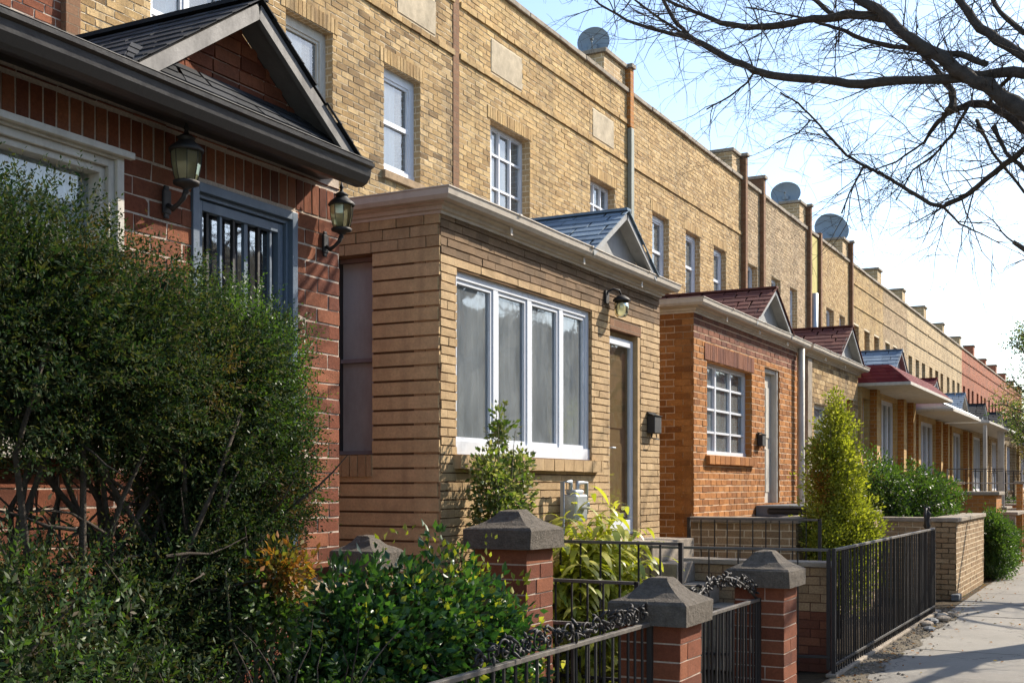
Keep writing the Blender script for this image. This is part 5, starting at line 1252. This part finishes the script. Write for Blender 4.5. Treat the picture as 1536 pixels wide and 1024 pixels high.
# ================================================================= bare street trees
def twig_tree(m_, p, dv, L, r, depth, R_):
    n = max(3, int(L / .09)); pts = [p]; rad = [r]; d = dv
    for i in range(n):
        d = norm(d + Vector((R_.uniform(-1, 1), R_.uniform(-1, 1), R_.uniform(-1, 1))) * .26 + Vector((0, 0, -.02)))
        pts.append(pts[-1] + d * (L / n)); rad.append(r * (1 - .8 * (i + 1) / n) + .0006)
        if depth > 0 and R_.random() < .62:
            s = norm(d + Vector((R_.uniform(-1, 1), R_.uniform(-1, 1), R_.uniform(-.8, 1))) * 1.1)
            twig_tree(m_, pts[-1], s, L * R_.uniform(.35, .65), rad[-1] * .7, depth - 1, R_)
    m_.tube(pts, rad, 4 if r > .004 else 3, caps=False)
BR = {
 'A': [(-0.03, 7.43, 3.63, 0.1247), (-0.34, 7.57, 3.71, 0.1183), (-0.61, 7.7, 3.91, 0.1106), (-0.77, 7.79, 4.07, 0.1008), (-0.95, 7.87, 4.23, 0.0947), (-1.14, 7.96, 4.42, 0.0884), (-1.29, 8.01, 4.55, 0.0813), (-1.45, 8.09, 4.74, 0.074), (-1.58, 8.14, 4.87, 0.0662), (-1.79, 8.21, 5.07, 0.054), (-2.09, 8.3, 5.34, 0.0416), (-2.5, 8.4, 5.7, 0.0239)],
 'A2': [(-0.1, 7.4, 3.82, 0.088), (-0.38, 7.62, 4.02, 0.077), (-0.62, 7.83, 4.28, 0.0722), (-0.78, 7.95, 4.44, 0.0658), (-0.93, 8.07, 4.63, 0.059), (-1.04, 8.19, 4.83, 0.0516), (-1.15, 8.34, 5.07, 0.0396), (-1.25, 8.6, 5.51, 0.0228)],
 'B': [(-0.03, 7.43, 3.67, 0.0733), (-0.38, 7.67, 4.01, 0.0581), (-0.68, 7.81, 4.19, 0.0442), (-0.94, 7.91, 4.23, 0.0414), (-1.22, 8.0, 4.28, 0.0383), (-1.62, 8.12, 4.35, 0.0397), (-1.93, 8.19, 4.45, 0.0362), (-2.26, 8.26, 4.55, 0.0372), (-2.41, 8.3, 4.62, 0.0353), (-2.58, 8.34, 4.73, 0.0334), (-2.77, 8.38, 4.87, 0.029), (-2.94, 8.42, 4.99, 0.0269), (-3.14, 8.44, 5.07, 0.0199), (-3.46, 8.49, 5.23, 0.0152), (-3.7, 8.53, 5.41, 0.0103), (-3.89, 8.58, 5.6, 0.0063)],
 'B2': [(-2.97, 8.6, 5.04, 0.0275), (-3.11, 8.64, 5.19, 0.0227), (-3.2, 8.68, 5.34, 0.0204), (-3.31, 8.73, 5.55, 0.0155), (-3.47, 8.79, 5.81, 0.0104)],
 'B3': [(-3.0, 8.59, 5.06, 0.015), (-3.26, 8.69, 5.27, 0.0153), (-3.52, 8.79, 5.51, 0.0105), (-3.73, 8.88, 5.74, 0.008)],
 'C': [(-1.46, 8.15, 4.77, 0.0439), (-1.67, 8.22, 4.85, 0.0403), (-1.85, 8.28, 4.89, 0.0364), (-2.07, 8.34, 4.93, 0.0325), (-2.3, 8.4, 4.95, 0.0307), (-2.52, 8.46, 5.0, 0.0289), (-2.72, 8.5, 5.08, 0.0244), (-2.89, 8.54, 5.19, 0.0198), (-3.07, 8.58, 5.3, 0.015), (-3.33, 8.64, 5.48, 0.0102)],
 'C2': [(-1.81, 8.31, 4.88, 0.0228), (-1.91, 8.37, 4.97, 0.0231), (-2.03, 8.45, 5.11, 0.0211), (-2.18, 8.57, 5.32, 0.0143)],
 'D': [(-0.83, 7.81, 4.26, 0.0284), (-1.0, 7.97, 4.4, 0.0272), (-1.24, 8.15, 4.52, 0.026), (-1.46, 8.3, 4.63, 0.0245), (-1.68, 8.44, 4.76, 0.023), (-1.92, 8.6, 4.94, 0.0189), (-2.09, 8.7, 5.05, 0.0145), (-2.32, 8.82, 5.18, 0.0099), (-2.67, 8.99, 5.36, 0.0061)],
 'E': [(0.16, 7.31, 3.11, 0.0853), (-0.24, 7.78, 3.52, 0.0778), (-0.55, 8.08, 3.83, 0.07), (-0.65, 8.16, 3.93, 0.0628), (-0.75, 8.27, 4.06, 0.0597), (-0.87, 8.36, 4.17, 0.0564), (-1.0, 8.44, 4.22, 0.053), (-1.13, 8.51, 4.21, 0.0448), (-1.22, 8.59, 4.17, 0.0363), (-1.33, 8.72, 4.08, 0.0185), (-1.54, 8.85, 4.0, 0.0143), (-1.82, 8.99, 3.97, 0.0098), (-2.02, 9.1, 3.88, 0.005)],
 'E2': [(-1.13, 8.44, 4.19, 0.04), (-1.11, 8.5, 4.27, 0.0358), (-1.13, 8.55, 4.37, 0.0315), (-1.21, 8.6, 4.5, 0.0273), (-1.29, 8.65, 4.62, 0.023), (-1.45, 8.72, 4.81, 0.014)],
 'E3': [(-0.85, 8.14, 4.11, 0.0211), (-0.78, 7.98, 4.15, 0.0186), (-0.67, 7.78, 4.17, 0.016)],
 'E4': [(-1.0, 8.39, 4.19, 0.0176), (-1.11, 8.54, 4.07, 0.0135), (-1.26, 8.66, 3.96, 0.011), (-1.41, 8.74, 3.9, 0.0093), (-1.55, 8.9, 3.74, 0.0048)],
 'F': [(0.03, 7.47, 3.93, 0.0367), (-0.31, 7.73, 3.88, 0.0311), (-0.63, 7.98, 3.76, 0.0266), (-0.81, 8.12, 3.67, 0.0252), (-0.96, 8.22, 3.59, 0.0236), (-1.08, 8.29, 3.55, 0.0218), (-1.15, 8.32, 3.53, 0.0198), (-1.24, 8.36, 3.57, 0.0177), (-1.39, 8.43, 3.69, 0.018), (-1.53, 8.51, 3.81, 0.0165), (-1.71, 8.58, 3.93, 0.0149), (-1.84, 8.63, 4.03, 0.0132), (-1.96, 8.7, 4.18, 0.0125), (-2.11, 8.79, 4.37, 0.0107), (-2.24, 8.85, 4.52, 0.0089), (-2.39, 8.91, 4.64, 0.007)],
 'F2': [(-1.16, 8.42, 3.55, 0.0133), (-1.08, 8.58, 3.46, 0.009), (-0.97, 8.75, 3.42, 0.0064), (-0.86, 8.92, 3.37, 0.0046)],
 'F3': [(-1.75, 8.79, 3.99, 0.0119), (-1.87, 8.86, 3.82, 0.0087), (-1.94, 8.92, 3.69, 0.0059)],
 'G': [(-2.62, 9.01, 4.86, 0.0123), (-2.69, 9.05, 4.8, 0.0113), (-2.84, 9.09, 4.73, 0.0094), (-3.04, 9.13, 4.67, 0.0063)],
 'G2': [(-2.19, 9.01, 4.43, 0.008), (-2.28, 9.01, 4.35, 0.007), (-2.44, 8.99, 4.29, 0.0051)],
 'H': [(-0.64, 8.13, 4.52, 0.025), (-0.8, 8.33, 4.75, 0.0215), (-0.91, 8.56, 5.02, 0.0178)],
 'I': [(-0.39, 7.92, 3.41, 0.024), (-0.63, 8.02, 3.64, 0.0205), (-0.74, 8.07, 3.77, 0.0166), (-0.82, 8.15, 3.97, 0.0169)],
 'J': [(-0.63, 8.02, 3.5, 0.0123), (-0.83, 8.18, 3.81, 0.0127), (-0.94, 8.31, 4.07, 0.013)],
}
t = thing('street_tree', (.75, 6.9, 0), 'bare tree whose dark branches reach across the top right of the sky', 'tree')
m_ = MB(); m_.tube([(.75, 6.9, -.1), (.72, 6.92, .1), (.7, 6.95, .5), (.66, 7.0, 1.5), (.6, 7.05, 2.5), (.5, 7.15, 3.1), (.3, 7.3, 3.45)], [.32, .25, .21, .19, .18, .17, .13], 14); m_.build('trunk', M['bark'], t)
RT = random.Random(5); tw = MB(); cnt = 0
roots = {'A': (.42, 7.2, 3.2), 'A2': (.42, 7.2, 3.2), 'B': (.4, 7.22, 3.25), 'E': (.5, 7.15, 2.8), 'F': (.45, 7.2, 3.0)}
for k, P in BR.items():
    pts = [Vector(p[:3]) for p in P]; rad = [p[3] for p in P]
    if k in roots: pts = [Vector(roots[k])] + pts; rad = [rad[0] * 1.15] + rad
    if k in ('A', 'A2', 'E'): rad = [r * .62 for r in rad]
    # smooth wobble: resample
    q, rr = [], []
    for i in range(len(pts) - 1):
        for s_ in range(3):
            u = s_ / 3; p = pts[i].lerp(pts[i + 1], u)
            if s_: p = p + Vector((RT.uniform(-1, 1), RT.uniform(-1, 1), RT.uniform(-1, 1))) * min(.012, rad[i] * .22)
            q.append(p); rr.append((rad[i] * (1 - u) + rad[i + 1] * u) * RT.uniform(.66, .80))
    q.append(pts[-1]); rr.append(rad[-1])
    m_ = MB(); m_.tube(q, rr, 10 if rad[0] > .03 else 6); m_.build('limb', M['bark'], t)
    ln = sum((pts[i + 1] - pts[i]).length for i in range(len(pts) - 1))
    nt = int(ln / .058)
    for j in range(nt):
        i = RT.randrange(len(pts) - 1)
        if k in roots and i < 2 : continue
        u = RT.random(); p = pts[i].lerp(pts[i + 1], u); d = norm(pts[i + 1] - pts[i])
        s = norm(d * .7 + Vector((RT.uniform(-1, 1), RT.uniform(-1, 1), RT.uniform(-1, .9))))
        r0 = min(.0065, rad[i] * .6); twig_tree(tw, p, s, RT.uniform(.2, .62), max(.0018, r0 * RT.uniform(.35, .8)), 2, RT); cnt += 1
tw.build('twigs', M['bark'], t)['kind'] = 'stuff'

def yard_tree(loc, H, cr, label, leafy, seed, mat='sparse', r0=.14, low=.35, group=None, off=0.0, nl=24, tn=None):
    Q = random.Random(seed); t = thing('street_tree' if leafy is None else 'yard_tree', loc, label, 'tree', group)
    b = Vector(loc); m_ = MB(); top = b + Vector((0, 0, H * .8)); pts = [b.lerp(top, i / 8) + Vector((Q.uniform(-.05, .05), Q.uniform(-.05, .05), 0)) for i in range(9)]
    m_.tube(pts, [r0 * (1.25 if i == 0 else 1 - .09 * i) for i in range(9)], 10); m_.build('trunk', M['bark'], t)
    lb = MB(); tw = MB(); tips = []
    for k in range(nl):
        s = Q.uniform(low, .98); p = pts[0].lerp(pts[-1], s); an = Q.uniform(0, 6.283) if k > 3 else k * 1.57; el = Q.uniform(.25, 1.1)
        d = Vector((math.cos(an) * math.cos(el), math.sin(an) * math.cos(el), math.sin(el))); L = cr * Q.uniform(.6, 1.05) * (1.15 - .4 * s)
        q = [p]
        for i in range(6): d = norm(d + Vector((Q.uniform(-.2, .2), Q.uniform(-.2, .2), Q.uniform(-.12, .18)))); q.append(q[-1] + d * L / 6)
        lb.tube(q, [r0 * .38 * (1 - s * .5) * (1 - .13 * i) for i in range(7)], 6)
        for i in range(1, 7):
            for _ in range(2 if tn is None else tn):
                e = norm(d + Vector((Q.uniform(-1, 1), Q.uniform(-1, 1), Q.uniform(-.6, 1)))); twig_tree(tw, q[i], e, L * Q.uniform(.2, .45), .012, 1, Q); tips.append(q[i] + e * L * .25)
    lb.build('limbs', M['bark'], t); o = tw.build('twigs', M['bark'], t); o['kind'] = 'stuff'
    if leafy:
        c = np.array([tuple(p) for p in tips]); n = leafy; cc = c[NR.integers(0, len(c), n)] + NR.normal(size=(n, 3)) * cr * .10; per = 5
        cc = np.repeat(cc, per, 0) + NR.normal(size=(n * per, 3)) * .05
        V, F = leaf_faces(cc, unit(len(cc)), unit(len(cc)), NR.uniform(.05, .10, len(cc)), NR.uniform(.03, .06, len(cc)))
        fast_mesh('foliage', V, F, M[mat], t)
yard_tree((-2.9, 39.5, 0), 7.8, 1.5, 'slim tree with thin green-brown leaves at the far right above the roofs', 1500, 3, 'shrubw', .10)
yard_tree((-3.1, 52.0, 0), 6.2, 2.6, 'tree with sparse orange-brown leaves at the far end of the row', 2200, 4, 'sparse', .12, .3)
yard_tree((-2.6, 66.0, 0), 8.0, 3.4, 'farthest bare tree in the haze at the right edge', 1500, 6, 'sparse', .16, .3)
yard_tree((.72, 16.3, -.1), 9, 2.6, 'bare street tree out by the kerb, right of the picture', None, 8, 'sparse', .46, .42, tn=1)
yard_tree((.72, 22.2, -.1), 9, 2.6, 'second bare street tree out by the kerb, right of the picture', None, 9, 'sparse', .26, .42, tn=1)

# houses across the street (seen only in the window panes)
for k in range(11):
    y = -4 + k * 11
    h = thing('row_house', (14, y, 0), 'brick house across the street, %s from the left end' % 'one two three four five six seven eight nine ten eleven'.split()[k], 'house', 'houses across the street')
    m_ = MB(); wall(m_, Fr((14, 0, 0), (0, 1, 0), (-1, 0, 0)), y, y + 10.6, 0, 8.6, [(y + q, y + q + 1.1, z, z + 1.4) for q in (1, 4.2, 7.6) for z in (1.4, 4.6)], .3); m_.build('wall', [M['redrow' if k % 2 else 't_tan']] * 2, h)
    m_ = MB(); m_.box(14.31, 22, y, y + 10.6, 0, 7.0); m_.build('building_body', M['t_grey'], h)

# ================================================================= camera, sky, sun
cam = bpy.data.cameras.new('camera'); co = bpy.data.objects.new('camera', cam); COL.objects.link(co); scene.camera = co
co.location = (0, 0, 1.7); co.rotation_euler = (R(90), 0, math.atan(942 / 1800)); cam.lens = 1800 / 1536 * 36; cam.sensor_width = 36
cam.shift_y = 215 / 1536; cam.clip_start = .05; cam.clip_end = 2000
SUN_AZ, SUN_EL = 31, 36     # azimuth from +Y towards +X
w = bpy.data.worlds.new('World'); scene.world = w; w.use_nodes = True
nt = w.node_tree; nt.nodes.clear()
o = nt.nodes.new('ShaderNodeOutputWorld'); b = nt.nodes.new('ShaderNodeBackground'); s = nt.nodes.new('ShaderNodeTexSky')
s.sky_type = 'NISHITA'; s.sun_disc = False; s.sun_elevation = R(SUN_EL); s.sun_rotation = R(SUN_AZ); s.air_density = 1.0; s.dust_density = .7; s.ozone_density = 1.0
b.inputs['Strength'].default_value = .15
nt.links.new(s.outputs[0], b.inputs[0]); nt.links.new(b.outputs[0], o.inputs[0])
sl = bpy.data.lights.new('sun', 'SUN'); so = bpy.data.objects.new('sun', sl); COL.objects.link(so)
sl.energy = 5.0; sl.angle = R(.5); sl.color = (1.0, .90, .76)
dv = Vector((math.sin(R(SUN_AZ)) * math.cos(R(SUN_EL)), math.cos(R(SUN_AZ)) * math.cos(R(SUN_EL)), math.sin(R(SUN_EL))))
so.rotation_euler = dv.to_track_quat('Z', 'Y').to_euler(); so.location = dv * 60
scene.view_settings.view_transform = 'Standard'; scene.view_settings.look = 'None'; scene.view_settings.gamma = 1; scene.view_settings.exposure = .92
scene.cycles.use_denoising = True; scene.cycles.max_bounces = 8; scene.cycles.transparent_max_bounces = 24; scene.cycles.sample_clamp_indirect = 8
